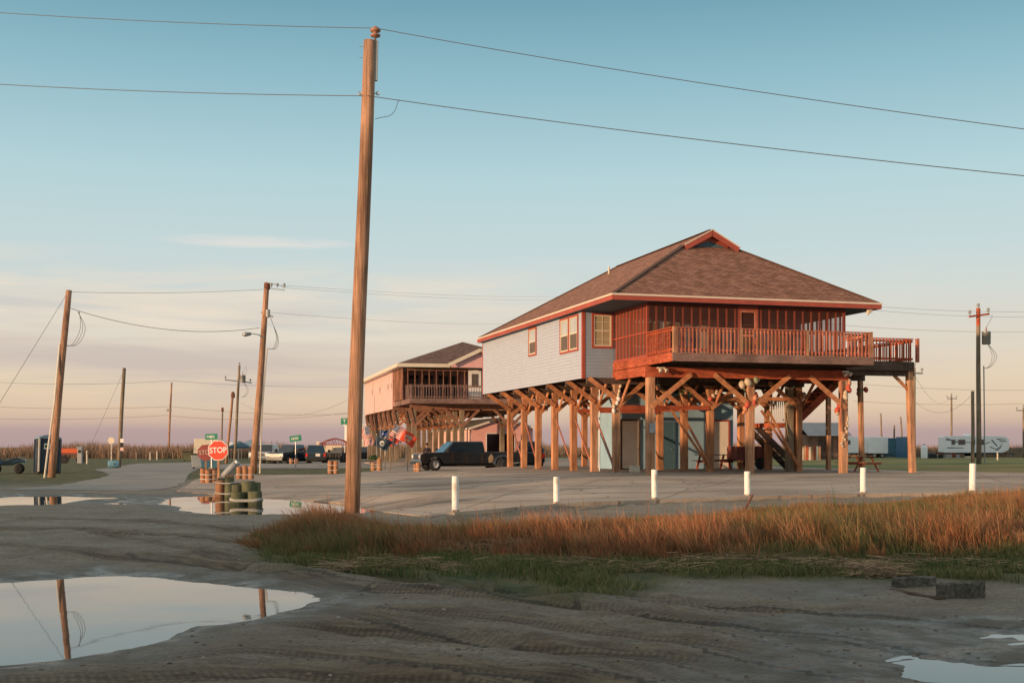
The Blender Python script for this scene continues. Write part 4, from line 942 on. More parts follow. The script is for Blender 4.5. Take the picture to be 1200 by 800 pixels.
# ---- pink house
TP = math.radians(13.5); PP = Vector((-7.8792, 93.0, 0))
def pink_house():
    root = empty('pink_stilt_house', (PP.x, PP.y, .5), TP, 'pink stilt house with brown hipped roof and open front deck, behind the black pickup', 'house')
    H = House(root, .5); add = H.add; W = 11.0; D = 25.0
    add('floor', MB().box(-.3, W, 5.95, D-.02, 4.85, 5.2), 'dark_wood'); add('wall', lap_siding((-.32, D), (-.32, 5.9), 4.68, 7.68, (-1,0), .2), 'pink')
    add('wall', lap_siding((-.32, 5.9), (W, 5.9), 4.9, 7.68, (0,-1), .2), 'pink_dark'); add('wall', lap_siding((-.32, D), (W, D), 4.68, 7.68, (0,1), .2), 'pink'); add('wall', lap_siding((W, 5.9), (W, D), 4.68, 7.68, (1,0), .2), 'pink')
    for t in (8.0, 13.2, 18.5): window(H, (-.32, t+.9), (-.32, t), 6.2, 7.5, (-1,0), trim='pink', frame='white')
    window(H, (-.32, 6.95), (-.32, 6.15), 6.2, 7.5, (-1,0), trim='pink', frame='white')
    for a in (1.0, 2.2, 3.4, 4.3): add('window', MB().box(a, a+.75, 5.80, 5.869, 5.5, 7.4), 'glass')
    d_ = add('door', MB().box(4.75, 5.75, .36, .42, 5.3, 7.55), 'white'); add('pane', MB().box(5.0, 5.5, .335, .358, 6.3, 7.25), 'glow_window', d_); add('handle', MB().ball((4.85,.33,6.25), .04), 'metal', d_)
    st = MB()
    for k in range(12): a = .05+k*.55; st.box(a-.03, a+.03, .35, .42, 5.26, 7.64) if not 4.6 < a < 5.8 else None
    for k in range(8): a = 6.2+k*.6; st.box(a-.03, a+.03, .35, .42, 5.26, 7.64)
    for k in range(7): t = .6+k*.78; st.box(-.35, -.27, t-.03, t+.03, 5.26, 7.64)
    st.box(0, 4.7, .345, .425, 7.45, 7.66)
    add('porch_frame', st, 'brown_timber')
    add('porch_screen', MB().quad([(-.30,.5,5.26),(-.30,5.85,5.26),(-.30,5.85,7.64),(-.30,.5,7.64)]), 'brown_timber')
    fl = MB()
    for k in range(40): t = -1.8+k*.19; fl.box(-.1, W+.2, t, t+.18, 5.21, 5.25)
    add('deck_floor', fl, 'deck_grey'); add('deck_fascia', MB().box(-.15, W+.2, -1.87, -1.81, 4.88, 5.245), 'deck_grey'); add('deck_fascia', MB().box(-.155, -.105, -1.80, 5.85, 4.88, 5.243), 'deck_grey')
    railing(H, (-.1, -1.8), (W, -1.8), 5.25, (.05, 3.1, 6.2, 9.3), m='deck_grey', pm='deck_grey', step=.2); railing(H, (-.1, .3), (-.1, -1.75), 5.25, (), m='deck_grey', step=.2)
    add('beam', MB().box(.2, W, .1, .4, 4.45, 4.87), 'brown_timber')
    for t in (5.9, 9, 12, 15, 18, 21, 24.2): add('beam', MB().box(-.3, W, t-.1, t+.1, 4.45, 4.845), 'brown_timber')
    for t in (.25, 3.0, 5.9, 9, 12, 15, 18, 21, 24.2):
        for a in (.5 if t < 4 else 0, 4.2, 8.0):
            if a == 8.0 and t > 4: continue
            add('pillar', MB().bar((a, t, .4), (a, t, 4.45), .34, .34, up=(0,1,0)), 'pole_grey', bevel=.012)
            add('brace', MB().bar((a, t-.2, 3.2), (a-1.3 if a > 1 else a-.35, t-.2, 4.5 if a > 1 else 4.6), .05, .2), 'brown_timber')
            add('brace', MB().bar((a, t-.26, 3.2), (a+1.3, t-.26, 4.5), .05, .2), 'brace' if t > 4 else 'brown_timber')
            if t > 5: add('brace', MB().bar((a-.2, t, 3.2), (a-.2, t+1.3, 4.5), .05, .2), 'brown_timber')
    # roof
    ZE = 7.92; eL, eR, eF, eB = -.85, W+.55, -.5, D+.4; cx = (eL+eR)/2; E = .36; zr = ZE+E*(cx-eL); f0 = eF+(cx-eL); R = MB()
    hipped_plane(R, [(eL,eF,ZE),(cx,f0,zr),(cx,eB-6,zr),(eL,eB,ZE)], (eL,eF,ZE), (0,-1), 1); hipped_plane(R, [(eL,eF,ZE),(eR,eF,ZE),(cx,f0,zr)], (eL,eF,ZE), (1,0), 1)
    hipped_plane(R, [(eR,eB,ZE),(cx,eB-6,zr),(cx,f0,zr),(eR,eF,ZE)], (eR,eF,ZE), (0,1), 1); hipped_plane(R, [(eR,eB,ZE),(eL,eB,ZE),(cx,eB-6,zr)], (eL,eB,ZE), (-1,0), 1)
    roof = add('roof', R, 'shingle_b')
    add('fascia', MB().box(eL-.03, 3.15, eF-.03, eF, ZE-.26, ZE+.01).box(7.7, eR+.03, eF-.03, eF, ZE-.26, ZE+.01).box(eL-.03, eL, eF+.002, eB, ZE-.26, ZE+.009), 'cream', roof)
    add('soffit', MB().box(eL+.01, eR-.01, eF+.01, eB, ZE-.24, ZE-.22), 'white', roof)
    g0, g1, gp = 3.1, 7.75, 5.43; G = MB(); G.quad([(g0,eF-.5,ZE+.02),(gp,eF-.5,9.12),(gp,4.2,9.12),(g0,1.0,ZE+.02)]); G.quad([(g1,eF-.5,ZE+.02),(gp,eF-.5,9.12),(gp,4.2,9.12),(g1,1.0,ZE+.02)])
    gr_ = add('gable', MB().quad([(g0+.1,eF-.2,ZE-.26),(g1-.1,eF-.2,ZE-.26),(g1-.1,eF-.2,ZE),(gp,eF-.2,9.06),(g0+.1,eF-.2,ZE)]), 'pink_dark', roof)
    add('gable_roof', G, 'shingle_b', roof)
    rk = MB().bar((g0-.15,eF-.53,ZE-.1),(gp,eF-.53,9.0), .04, .26).bar((g1+.15,eF-.53,ZE-.1),(gp,eF-.53,9.0), .04, .26); add('rake_board', rk, 'cream', roof)
    # garage under the house is its own building
    c, s = math.cos(TP), math.sin(TP); gx, gy = PP.x+8.5*c-5*s, PP.y+8.5*s+5*c
    gt = empty('pink_garage', (gx, gy, .5), TP, 'low pink garage with open dark doorway under the pink house', 'garage'); B = House(gt, 0)
    B.add('wall', MB().quad([(-2.55,0,0),(-1.3,0,0),(-1.3,0,2.2),(1.0,0,2.2),(1.0,0,0),(2.55,0,0),(2.55,0,2.7),(0,0,3.5),(-2.55,0,2.7)]), 'pink_dark')
    B.add('wall', lap_siding((-2.55, 20), (-2.55, .02), 0, 2.68, (-1,0), .2), 'pink'); B.add('wall', MB().box(2.5, 2.55, .02, 20, 0, 2.68), 'pink_dark')
    B.add('wall', MB().box(-2.5, 2.5, 19.9, 20, 0, 2.6), 'pink_dark')
    B.add('roof', MB().quad([(-2.75,-.25,2.66),(0,-.25,3.56),(0,20.2,3.56),(-2.75,20.2,2.66)]).quad([(2.75,-.25,2.66),(0,-.25,3.56),(0,20.2,3.56),(2.75,20.2,2.66)]), 'tin')
    B.add('rake_board', MB().bar((-2.78,-.27,2.62),(0,-.27,3.54), .05, .16).bar((2.78,-.27,2.62),(0,-.27,3.54), .05, .16).bar((-2.78,-.27,2.62),(-2.78,20.2,2.62), .06, .14), 'white')
    B.add('door_frame', MB().box(-1.36,-1.3,-.03,-.002,0,2.26).box(1.0,1.06,-.03,-.002,0,2.26).box(-1.298,.998,-.03,-.002,2.2,2.26), 'white')
pink_house()
# ---------------------------------------------------------------- poles and wires
def soft(pts, n=5):                         # open Catmull-Rom through the given points
    P = [Vector(p) for p in pts]; P = [P[0]*2-P[1]]+P+[P[-1]*2-P[-2]]; out = []
    for k in range(1, len(P)-2):
        for i in range(n): t = i/n; out.append(.5*((2*P[k])+(P[k+1]-P[k-1])*t+(2*P[k-1]-5*P[k]+4*P[k+1]-P[k+2])*t*t+(3*P[k]-P[k-1]-3*P[k+1]+P[k+2])*t**3))
    return out+[P[-2]]
def lean_pole(name, base, top, r0, r1, m, label, group=None, n=14, cat='utility pole'):
    root = empty(name, base, 0, label, cat, group); d = Vector(top)-Vector(base)
    pts = [d*t+Vector((.012*math.sin(7*t+base[0]), 0, 0)) for t in (-.02,.15,.3,.45,.6,.75,.88,1)]
    MB().tube(pts, [r0+(r1-r0)*k/7 for k in range(8)], n).build('pole', m, root, smooth=True); return root, d
GP = 'utility poles across the settlement'
def insulator(root, c, s=1.0, m='ceramic'):
    MB().lathe([(.02*s,-.12*s),(.02*s,0),(.10*s,.0),(.11*s,.03*s),(.05*s,.06*s),(.05*s,.09*s),(.105*s,.10*s),(.11*s,.14*s),(.06*s,.19*s),(.03*s,.21*s)], c, 14).build('insulator', m, root, smooth=True)
b = gnd(412, 29.2); tp = at(433.5, 48, 29.2)
main, d = lean_pole('utility_pole', b, tp, .185, .145, 'pole', 'tall brown wooden utility pole closest to the camera, base in orange grass', GP, 28)
MB().bar(d+Vector((.13,0,-.95)), d+Vector((.15,0,.0)), .09, .10, up=(0,1,0)).build('bracket', 'grey', main); MB().tube([d+Vector((.15,0,-.1)), d+Vector((.13,0,.12))], .012, 6).build('pin', 'metal', main)
insulator(main, d+Vector((.13,0,.10)), 1.15)
for k, (dx, dz) in enumerate(((-.19,-1.15),(.18,-1.2))):
    q = d+Vector((0,0,-1.25)); sg = -1 if dx < 0 else 1
    MB().tube([q+Vector((-.02*sg*0+d.x*-.11,0,0)), q+Vector((dx*1.15-.02,0,0))], .012, 6).tube([q+Vector((dx*1.15-.02+.04*math.cos(t*math.pi/4),-.0,.04*math.sin(t*math.pi/4))) for t in range(9)], .012, 6).build('eye_bolt', 'metal', main)
for dz in (-.14, -.40): MB().tube([d+Vector((-.12,0,dz)), d+Vector((-.25,0,dz))], .008, 5).build('bolt', 'metal', main)
WG = 'power lines crossing the sky'
def cable(p, q, sag, r, label, name='power_line', n=26, cat='cable', group=WG):
    p, q = Vector(p), Vector(q); pts = [p.lerp(q, k/n)-Vector((0,0,sag*4*(k/n)*(1-k/n))) for k in range(n+1)]
    c = p; o = MB().tube([x-c for x in pts], r, 5).build(name, 'wire', None); o.location = c; return tag(o, label, cat, group)
m0 = b+d
ins = m0+Vector((.13,0,.30)); low = m0+Vector((-.03,-.15,-1.35))
cable(ins, at(1330, 168, 24), .12, .0085, 'upper power line from the near pole towards the right edge')
cable(ins, at(-120, 6, 33), .1, .0085, 'upper power line from the near pole towards the left edge')
cable(low, at(1330, 219, 24), .1, .0095, 'lower cable from the near pole towards the right edge')
cable(low, at(-120, 91, 33), .1, .0095, 'lower cable from the near pole towards the left edge')
MB().tube([Vector((0,0,0))+d+Vector((.12,0,-1.86)), d+Vector((.22,0,-1.83)), d+Vector((.34,0,-1.81)), d+Vector((.45,0,-1.79)), d+Vector((.54,0,-1.73)), d+Vector((.60,0,-1.65)), d+Vector((.64,-.04,-1.56)), d+Vector((.67,-.08,-1.48)), d+Vector((.72,-.12,-1.43))], .007, 5).build('jumper_wire', 'wire', main)
# left leaning pole with conduit and guy
b = gnd(60, 64); lp, d = lean_pole('utility_pole', b, at(80.5, 340, 64), .20, .15, 'pole', 'leaning orange brown pole beside the portable toilet', GP)
lpt = b+d
c0 = at(52, 560, 62.5)-b; c0.z = gz(b.x-.4, 62.5)-b.z; MB().tube([c0, at(57, 520, 63)-b, at(64, 470, 63.5)-b, at(70, 403, 63.9)-b], .05, 8).build('conduit', 'cream', lp)
for dx in (0, 3, 6): MB().tube(soft([at(70, 403, 63.9)-b, at(84+dx, 404, 63.9)-b, at(94+dx, 385, 63.9)-b, at(93-dx*.3, 365, 63.9)-b]), .012, 5).build('service_loop', 'wire', lp)
cable(at(78, 345, 64), (at(-60, 655, 50).x, 50, 0.05), .0, .010, 'guy wire slanting from the leaning pole to the left edge', 'guy_wire')
cable(at(81, 342, 64), at(309, 339, 71.5), .12, .009, 'thin line from the leaning left pole to the street lamp pole')
cable(at(82, 361, 64), at(304, 384, 71.5), 0.62, .014, 'thick sagging cable from the leaning left pole to the street lamp pole')
b = gnd(139, 96); p3, d = lean_pole('utility_pole', b, at(145.5, 431, 96), .17, .13, 'pole_grey', 'grey brown pole at the left edge of the gravel road with small signs', GP, 10)
MB().box(.22,.50,-.32,-.28,1.94,2.25).build('notice', 'white', p3); MB().box(.23,.49,-.335,-.321,1.30,1.56).build('notice', 'pink', p3); MB().box(.23,.49,-.333,-.32,1.58,1.93).build('notice', 'black', p3)
MB().lathe([(.26,-.01),(.26,.01)], (-.5,-.25,2.1), 16, (0,1,0)).build('round_sign', 'cream', p3); MB().tube([(-.5,-.2,0),(-.5,-.2,2.1)], .03).build('sign_post', 'metal', p3)
cable(at(144, 437, 96), (at(95, 550, 92).x, 92, .1), 0, .010, 'guy wire beside the grey brown pole by the gravel road', 'guy_wire')
pb = gnd(137, 94); dr = empty('blue_drum', (pb.x, pb.y-.8, pb.z), 0, 'pale blue drum lying at the foot of the road side pole', 'drum'); MB().lathe([(.02,-.4),(.27,-.4),(.29,-.36),(.27,-.1),(.29,0),(.27,.1),(.29,.36),(.27,.4),(.02,.4)], (0,0,.29), 16, (1,.3,0)).build('body', 'bluecan', dr, smooth=True); MB().lathe([(.05,0),(.05,.05)], (.15,-.27,.33), 8, (0,-1,0)).build('cap', 'black', dr)
for px, py0, py1, Y, r, lb in ((197,537,448,176,.14,'distant thin pole standing in the marsh reeds left of the road'),):
    b = gnd(px, Y); q, d = lean_pole('utility_pole', b, at(px+4, py1, Y), r+.02, r-.02, 'pole', lb, GP, 8)
    MB().box(-.2, .5, -.1, .1, 6.6, 7.0).build('bracket', 'grey', q)
# street lamp pole
b = gnd(297, 72); lm, d = lean_pole('utility_pole', b, at(313, 331, 72), .215, .15, 'pole', 'tall leaning orange pole with street lamp arm by the tied log stumps', GP)
T = lambda px, py, Y=72: at(px, py, Y)-b
MB().tube([T(309,396,71.7), T(303,392,71.2), T(296,391,70.8)], .03, 6).build('lamp_arm', 'metal', lm); MB().lathe([(.04,-.3),(.10,-.2),(.14,.1),(.05,.25)], T(289,391.5,70.5), 10, (-1,0,-.1)).build('lamp_head', 'metal', lm, smooth=True)
MB().tube([T(304.5,557), T(306,510), T(308,470), T(313,408)], .045, 8).build('conduit', 'cream', lm)
for k in (0, 2, 4): MB().tube(soft([T(313,408), T(320+k,408), T(324+k*.5,396), T(320,380), T(316,370)]), .012, 5).build('service_loop', 'wire', lm)
MB().bar(T(306,366), T(320,371), .08, .10).build('bracket', 'metal', lm); MB().lathe([(.02,-.25),(.13,-.22),(.13,.2),(.02,.25)], T(314,367,71.6), 8).build('junction_box', 'grey', lm)
MB().bar(T(313,331,71.8), T(335,336,71.8), .04, .05).bar(T(317,338,71.8), T(334,340,71.8), .04, .05).build('bracket', 'metal', lm)
for px in (318, 325, 333): insulator(lm, T(px, 337, 71.8)+Vector((0,0,.1)), .8, 'grey')
MB().lathe([(.17,-.3),(.19,-.2),(.17,.05),(.1,.1)], T(313,333), 10).build('pole_cap', 'rust', lm)
# crossarm pole
def crossarm_pole(px, Y, topy, lean, half, label, m='pole_grey', trafo=True, r=.17, redtop=False, tilt=0.0, az=0.35, down=.6):
    b = gnd(px, Y); q, d = lean_pole('utility_pole', b, at(px+lean, topy, Y), r, r*.75, m, label, GP, 10)
    zc = d.z-down; xc = d.x*zc/d.z; dx = half*math.cos(az); dy = half*math.sin(az)
    MB().bar((xc-dx, -dy-.16, zc-tilt), (xc+dx, dy-.16, zc+tilt), .1, .13).build('crossarm', 'timber_red' if redtop else 'grey', q)
    for f in (-.95, .9): insulator(q, (xc+dx*f, dy*f-.16, zc+tilt*f+.2), 1.1, 'grey')
    insulator(q, (d.x, 0, d.z+.1), 1.1, 'grey')
    if redtop: MB().tube([(xc, 0, zc-.7), (d.x, 0, d.z)], r*.80, 10).build('pole_top', 'timber_red', q)
    if trafo:
        zt = d.z-2.0 if redtop else d.z*.86
        t = MB().lathe([(.02,-.45),(.27,-.45),(.29,-.40),(.29,.33),(.31,.35),(.27,.42),(.02,.46)], (xc+.50, -.1, zt), 14).build('transformer', 'metal', q, smooth=True)
        MB().lathe([(.06,0),(.04,.1),(.06,.15),(.03,.28)], (xc+.5, -.1, zt+.45), 8).build('bushing', 'ceramic', t)
        MB().tube(soft([(xc+.5,-.1,zt+.7),(xc+.9,-.1,zt+1.4),(xc+.8,-.1,zc)]), .012, 5).build('jumper_wire', 'wire', q)
        for k in (0, .15, .3): MB().tube(soft([(xc+.6,-.1,zt-.4),(xc+.9+k,-.1,zt-1.2),(xc+.7+k*.6,-.1,zt-1.9),(xc+.32,-.1,zt-2.1)]), .012, 5).build('service_loop', 'wire', q)
    return q, d, b
crossarm_pole(275, 139, 428, 5.5, 1.5, 'grey pole with crossarm and transformer behind the stop sign', tilt=-.15, down=1.8)
q, d, b = crossarm_pole(1147, 83, 361, -.6, .83, 'tall pole with reddish crossarm and grey transformer on the right lawn', redtop=True, r=.17, tilt=.12, down=.5)
MB().tube([(.36,-.1,0),(.33,-.1,4),(.30,-.1,d.z-3.9)], .04, 6).build('conduit', 'grey', q)
b2 = gnd(1140, 96); lean_pole('utility_pole', b2, at(1140, 458, 96), .15, .13, 'pole_grey', 'shorter dark pole just left of the crossarm pole on the lawn', GP, 8)
crossarm_pole(1115, 185, 463, 0, .9, 'small far crossarm pole above the white camper on the right', trafo=False, r=.16, tilt=.0, down=.5)
crossarm_pole(1199.5, 150, 477, 0, 1.2, 'far crossarm pole at the right edge of the view', trafo=False, r=.14, down=.4)
crossarm_pole(1071.5, 100, 430, 0, .75, 'pole half hidden behind the outer deck pillar of the big house', trafo=False, r=.12, down=.5)
for px, Y, ty, ln, r, lb in ((265,120,460,8,.14,'thin leaning pole right behind the faded stop sign'),(259.5,180,478,1.2,.14,'farthest small pole above the street name sign')):
    b = gnd(px, Y); q, d = lean_pole('utility_pole', b, at(px+ln, ty, Y), r, r*.8, 'pole' if ln > 5 else 'pole_grey', lb, GP, 8)
    MB().lathe([(.18,-.5),(.2,-.3),(.18,-.05),(.1,.1)], d, 8).build('pole_cap', 'rust', q)
for px, py, Y, ty, ln, lb in ((1034,520,170,484,-2,'short thin pole leaning left above the white cargo trailer'),(1048,530,160,498,0,'short upright pole before the blue containers'),(1058,522,168,488,-2.5,'thin leaning pole above the blue containers')):
    b = gnd(px, Y); lean_pole('utility_pole', b, at(px+ln, ty, Y), .14, .10, 'pole_grey', lb, GP, 7)
far = [((325,334,72),(660,347,160),.3,'far line leaving the lamp pole, highest of its bundle'),((330,337,72),(660,351,160),.3,'far line leaving the lamp pole, second of its bundle'),((316,366,72),(640,378,150),.4,'far line leaving the lamp pole below the bundle'),
       ((955,352,150),(1260,364,150),.6,'highest far line right of the big roof'),((955,356,150),(1260,371,150),.6,'second far line right of the big roof'),((955,378,150),(1260,388,150),.5,'far line crossing behind the right crossarm pole'),
       ((1000,449,180),(1260,456,180),.5,'low far line over the right lawn'),((1000,470,180),(1260,470,180),.5,'lowest far line over the right lawn'),
       ((-60,473,176),(200,476,176),.5,'low line left of the marsh pole'),((200,476,176),(430,484,176),.6,'low line right of the marsh pole'),((-60,488,176),(200,486,176),.5,'lowest line left of the marsh pole'),((200,487,176),(430,480,176),.9,'lowest line right of the marsh pole'),
       ((-60,444,176),(200,446,176),.6,'middle line left of the marsh pole'),((200,446,176),(620,440,176),1.2,'middle line right of the marsh pole'),
       ((283,472,139),(420,462,100),1.6,'sagging service line from the transformer towards the pink house'),((1072,440,100),(1113,466,185),1.5,'service line from the outer deck pole to the far crossarm pole'),((1072,470,100),(1140,461,96),1.2,'sagging line into the shorter dark pole')]
for (a0, a1, a2), (b0, b1, b3), sg, lb in far: cable(at(a0,a1,a2), at(b0,b1,b3), sg, .0001*min(a2,b3), lb, n=16)

# ---------------------------------------------------------------- signs
def octagon(r): return [(r*math.cos(math.pi/8+k*math.pi/4), r*math.sin(math.pi/8+k*math.pi/4)) for k in range(8)]
def stop_sign(px, py, Y, size, label, red, tilt=0, txt=True, yaw=0, post='timber'):
    c = at(px, py, Y); gzv = gz(c.x, c.y); root = empty('stop_sign', (c.x, c.y, gzv), yaw, label, 'stop sign', 'stop signs at the crossing'); h = c.z-gzv; R = size/2/math.cos(math.pi/8)
    ct, s_ = math.cos(tilt), math.sin(tilt); rot = lambda p: (p[0]*ct-p[1]*s_, h+p[0]*s_+p[1]*ct)
    i = [rot(p) for p in octagon(R)]; j = [rot(p) for p in octagon(R*.93)]
    f = MB().prism(i, -.062, -.058).build('border', 'lettering' if txt else red, root)
    MB().prism(j, -.069, -.064).build('sign_face', red, root)
    if txt: text_mesh('STOP', size*.40, 'lettering', 'lettering', root, (0, -.074, h), (math.pi/2, -tilt, 0), .002, .006, .92)
    else: text_mesh('STOP', size*.40, 'lettering', 'cream', root, (0, -.074, h), (math.pi/2, -tilt, 0), .002, .002, .92)
    MB().bar((0,0,-.1), (0,-.0,h+size*.3), .09, .09, up=(0,1,0)).build('sign_post', post, root)
stop_sign(256, 527.5, 47.5, .76, 'bright red stop sign standing in front among the tied log stumps', 'sign_red', tilt=math.radians(3))
stop_sign(241, 530, 75, .95, 'faded stop sign partly hidden behind the bright red one', 'sign_red_faded', txt=False, tilt=.05, yaw=.3)
def street_sign(px, py, Y, w, label, tilt=0, txt=None, ground=True, yaw=0, h=.0115, post='metal'):
    c = at(px, py, Y); g = gz(c.x, c.y); root = empty('street_name_sign', (c.x, c.y, g), yaw, label, 'street sign', 'green street name signs'); z = c.z-g
    MB().tube([(0,.0,-.1),(0,0,z)], .035, 8).build('sign_post', post, root); hh = Y*h/2*.42
    f = MB().bar((-w/2, -.05, z-tilt*w/2), (w/2, -.05, z+tilt*w/2), .012, hh*2).build('sign_face', 'sign_green', root)
    if txt is None:
        mb = MB(); x = -w*.36; rq = random.Random(int(px))
        for s in (.07,.04,.06,.05,.07,.05,.06):
            lo, hi = rq.choice(((-.45,.45),(-.45,.2),(-.2,.45),(-.45,.45))); mb.box(x, x+w*s*.45, -.066, -.059, z+tilt*x-hh*.45, z+tilt*x+hh*.45); mb.box(x+w*s*.46, x+w*s, -.066, -.059, z+tilt*x+hh*(lo if rq.random() < .5 else hi-.3), z+tilt*x+hh*(hi if rq.random() < .5 else hi-.05)); x += w*(s+.035)
        mb.build('lettering', 'lettering', root)
    else: text_mesh(txt, hh*1.5, 'lettering', 'lettering', root, (-w*.33, -.062, z), (math.pi/2, 0, 0), .002, .002)
street_sign(248, 511.5, 62, .62, 'green street name sign just above the stop signs', .04)
street_sign(346.5, 513.5, 84, .80, 'green street name sign on a thin post before the parked pickups', .14)
c = at(412, 494, 62)
street_sign(411.5, 493.5, 62, 1.02, 'green street name sign cut by the nearest utility pole', 0, 'T', h=.0125)
def pipe_post():
    b = gnd(264, 52); root = empty('leaning_pipe_post', b, 0, 'thick grey pipe leaning over beside the tied log stumps', 'pipe post')
    MB().tube([at(262,558,52)-b, at(266,553,52)-b, at(272,547,52)-b, at(278,541.5,52)-b], .14, 12).build('pipe', 'grey', root, smooth=True)
    MB().lathe([(.15,-.04),(.16,.04)], at(278,541.5,52)-b, 12, (.7,0,.7)).build('collar', 'metal', root)
pipe_post()

# ---------------------------------------------------------------- tied log stumps
def log_cluster(px, Y, top, logs, m, label, rope_z=(.35,), plant=False, rscale=1):
    b = gnd(px, Y); b.z = max(b.z, WL, slab(b.x, b.y)-.03 if px > 380 else -1); root = empty('tied_log_cluster', b, 0, label, 'log cluster', 'log stumps tied with rope'); rr = random.Random(px)
    for k, (dx, dy, r, h) in enumerate(logs):
        t = rr.uniform(-.03, .03); lx = rr.uniform(-.02, .02)
        pr = [(r*1.02,-.15),(r*1.03,h*.2),(r,h*.5),(r*.99,h-.02),(r*.95,h)]
        MB().lathe(pr, (dx, dy, 0), 18, (t, lx, 1)).build('log', m[k % len(m)], root, smooth=True)
        MB().lathe([(.001,0),(r*.5,.004),(r*.93,.003)], (dx+t*h, dy+lx*h, h+.001), 18, (t, lx, 1)).build('end_grain', 'oldtimber' if m[k % len(m)] == 'log_green' else 'log', root)
    P = [(dx+r*1.06*math.cos(a), dy+r*1.06*math.sin(a)) for dx, dy, r, h in logs for a in [j*math.pi/8 for j in range(16)]]
    P = sorted(set(P)); hull = []
    for seq in (P, P[::-1]):
        h_ = []
        for p in seq:
            while len(h_) > 1 and (h_[-1][0]-h_[-2][0])*(p[1]-h_[-2][1])-(h_[-1][1]-h_[-2][1])*(p[0]-h_[-2][0]) <= 0: h_.pop()
            h_.append(p)
        hull += h_[:-1]
    for z in rope_z: MB().tube([(x, y, z+.02*math.sin(k*.9)) for k, (x, y) in enumerate(hull+[hull[0]])], .022, 6).build('rope', 'rope', root)
    if plant:
        mb = MB()
        for _ in range(90):
            c = Vector((rr.gauss(-.15,.15), rr.gauss(0,.15), top+rr.uniform(0,.25))); e = Vector((rr.uniform(-1,1), rr.uniform(-1,1), rr.uniform(-1,1))).normalized()*.09; g = e.orthogonal().normalized()*.05; mb.quad([c-e, c+g, c+e, c-g])
        mb.build('plant', 'leaf', root)
log_cluster(292, 35, .6, [(-.33,0,.20,.36),(.17,0,.20,.38),(-.10,.34,.20,.66),(-.42,.30,.15,.56),(.0,.62,.19,.62)], ['log_green'], 'stumps coloured dark green for shade, nearest tied cluster standing at the water', (.12,.16))
log_cluster(266, 40, .8, [(-.24,0,.15,.56),(.08,-.05,.15,.66),(.02,.32,.16,.72),(-.24,.34,.15,.62),(.34,.2,.14,.5)], ['log','log_green'], 'half shade green half orange stumps tied in the second cluster by the water', (.14,.48))
log_cluster(245, 53, .7, [(-.25,0,.12,.66),(-.02,-.1,.13,.60),(.20,0,.12,.58),(.05,.25,.12,.68),(-.2,.25,.11,.6)], ['log'], 'orange stumps in the leftmost tied cluster near the bright stop sign', (.2,.4))
log_cluster(287, 60, .7, [(-.28,0,.13,.66),(.02,0,.12,.72),(.30,0,.13,.68)], ['log'], 'three orange stumps tied at the foot of the street lamp pole', (.28,))
log_cluster(391, 72, .75, [(-.2,0,.14,.74),(.13,0,.14,.74),(-.03,.25,.13,.72)], ['log'], 'pale orange stump cluster just left of the nearest pole', (.2,.5))
log_cluster(344.5, 108, .5, [(-.25,0,.16,.5),(.2,0,.16,.5)], ['log'], 'small stump cluster before the dark blue pickup', (.3,))
log_cluster(440.5, 79, .75, [(-.17,0,.15,.55),(.22,0,.16,.86)], ['log'], 'two stumps with a green plant on top below the flags', (.25,.42), plant=True)
log_cluster(490, 75, .6, [(.0,0,.15,.58),(-.2,.15,.09,.5)], ['log'], 'small orange stump cluster at the front bumper of the black pickup', (.2,))

# ---------------------------------------------------------------- white bollards
for k, (px, py, ty, w, lean) in enumerate(((533.5,598.5,557,8,0),(652,589,558,7,0),(767,584.5,550,7,-.01),(876,581,552.5,7.4,-.01),(1011.5,578,548,7,0),(1139.5,576,543,7.6,-.05))):
    zs = (.33,.38,.41,.43,.44,.45)[k]; Y = F*(EYE-zs)/(py-HZ); x = (px-600)/F*Y; h = (py-ty)*Y/F
    lb = ['white bollard post at the left corner of the lot, nearest the tall pole','white bollard post, second along the lot edge from the tall pole','white bollard post in front of the dark based corner pillar','white bollard post with the rusty bar leaning at its foot','white bollard post before the orange picnic table','rightmost white bollard post, leaning, below the crossarm pole'][k]
    root = empty('bollard', (x, Y, slab(x, Y)), .3*k, lb, 'bollard', 'white bollard posts along the lot edge')
    r = w*Y/F/2; o = MB().lathe([(r,-.1),(r,.02),(r*1.0,h-.02),(r*.93,h-.004),(.001,h)], (0,0,0), 20, (lean, 0, 1)).build('post', 'whitepost', root, smooth=True)
    MB().lathe([(r*1.25,-.02),(r*1.2,.02),(r*1.02,.035)], (0,0,0), 16).build('base_collar', 'concrete', root)
c = at(866, 600, 23.5); rod = MB().bar(Vector((0,0,-.05)), at(882,579.5,24.0)-Vector((c.x, 23.5, gz(c.x, 23.5))), .035, .03).build('rusty_bar', 'rust', None, bevel=.004)
rod.location = (c.x, 23.5, gz(c.x, 23.5)); tag(rod, 'rusty steel bar sticking up out of the tall grass by a bollard', 'steel bar')

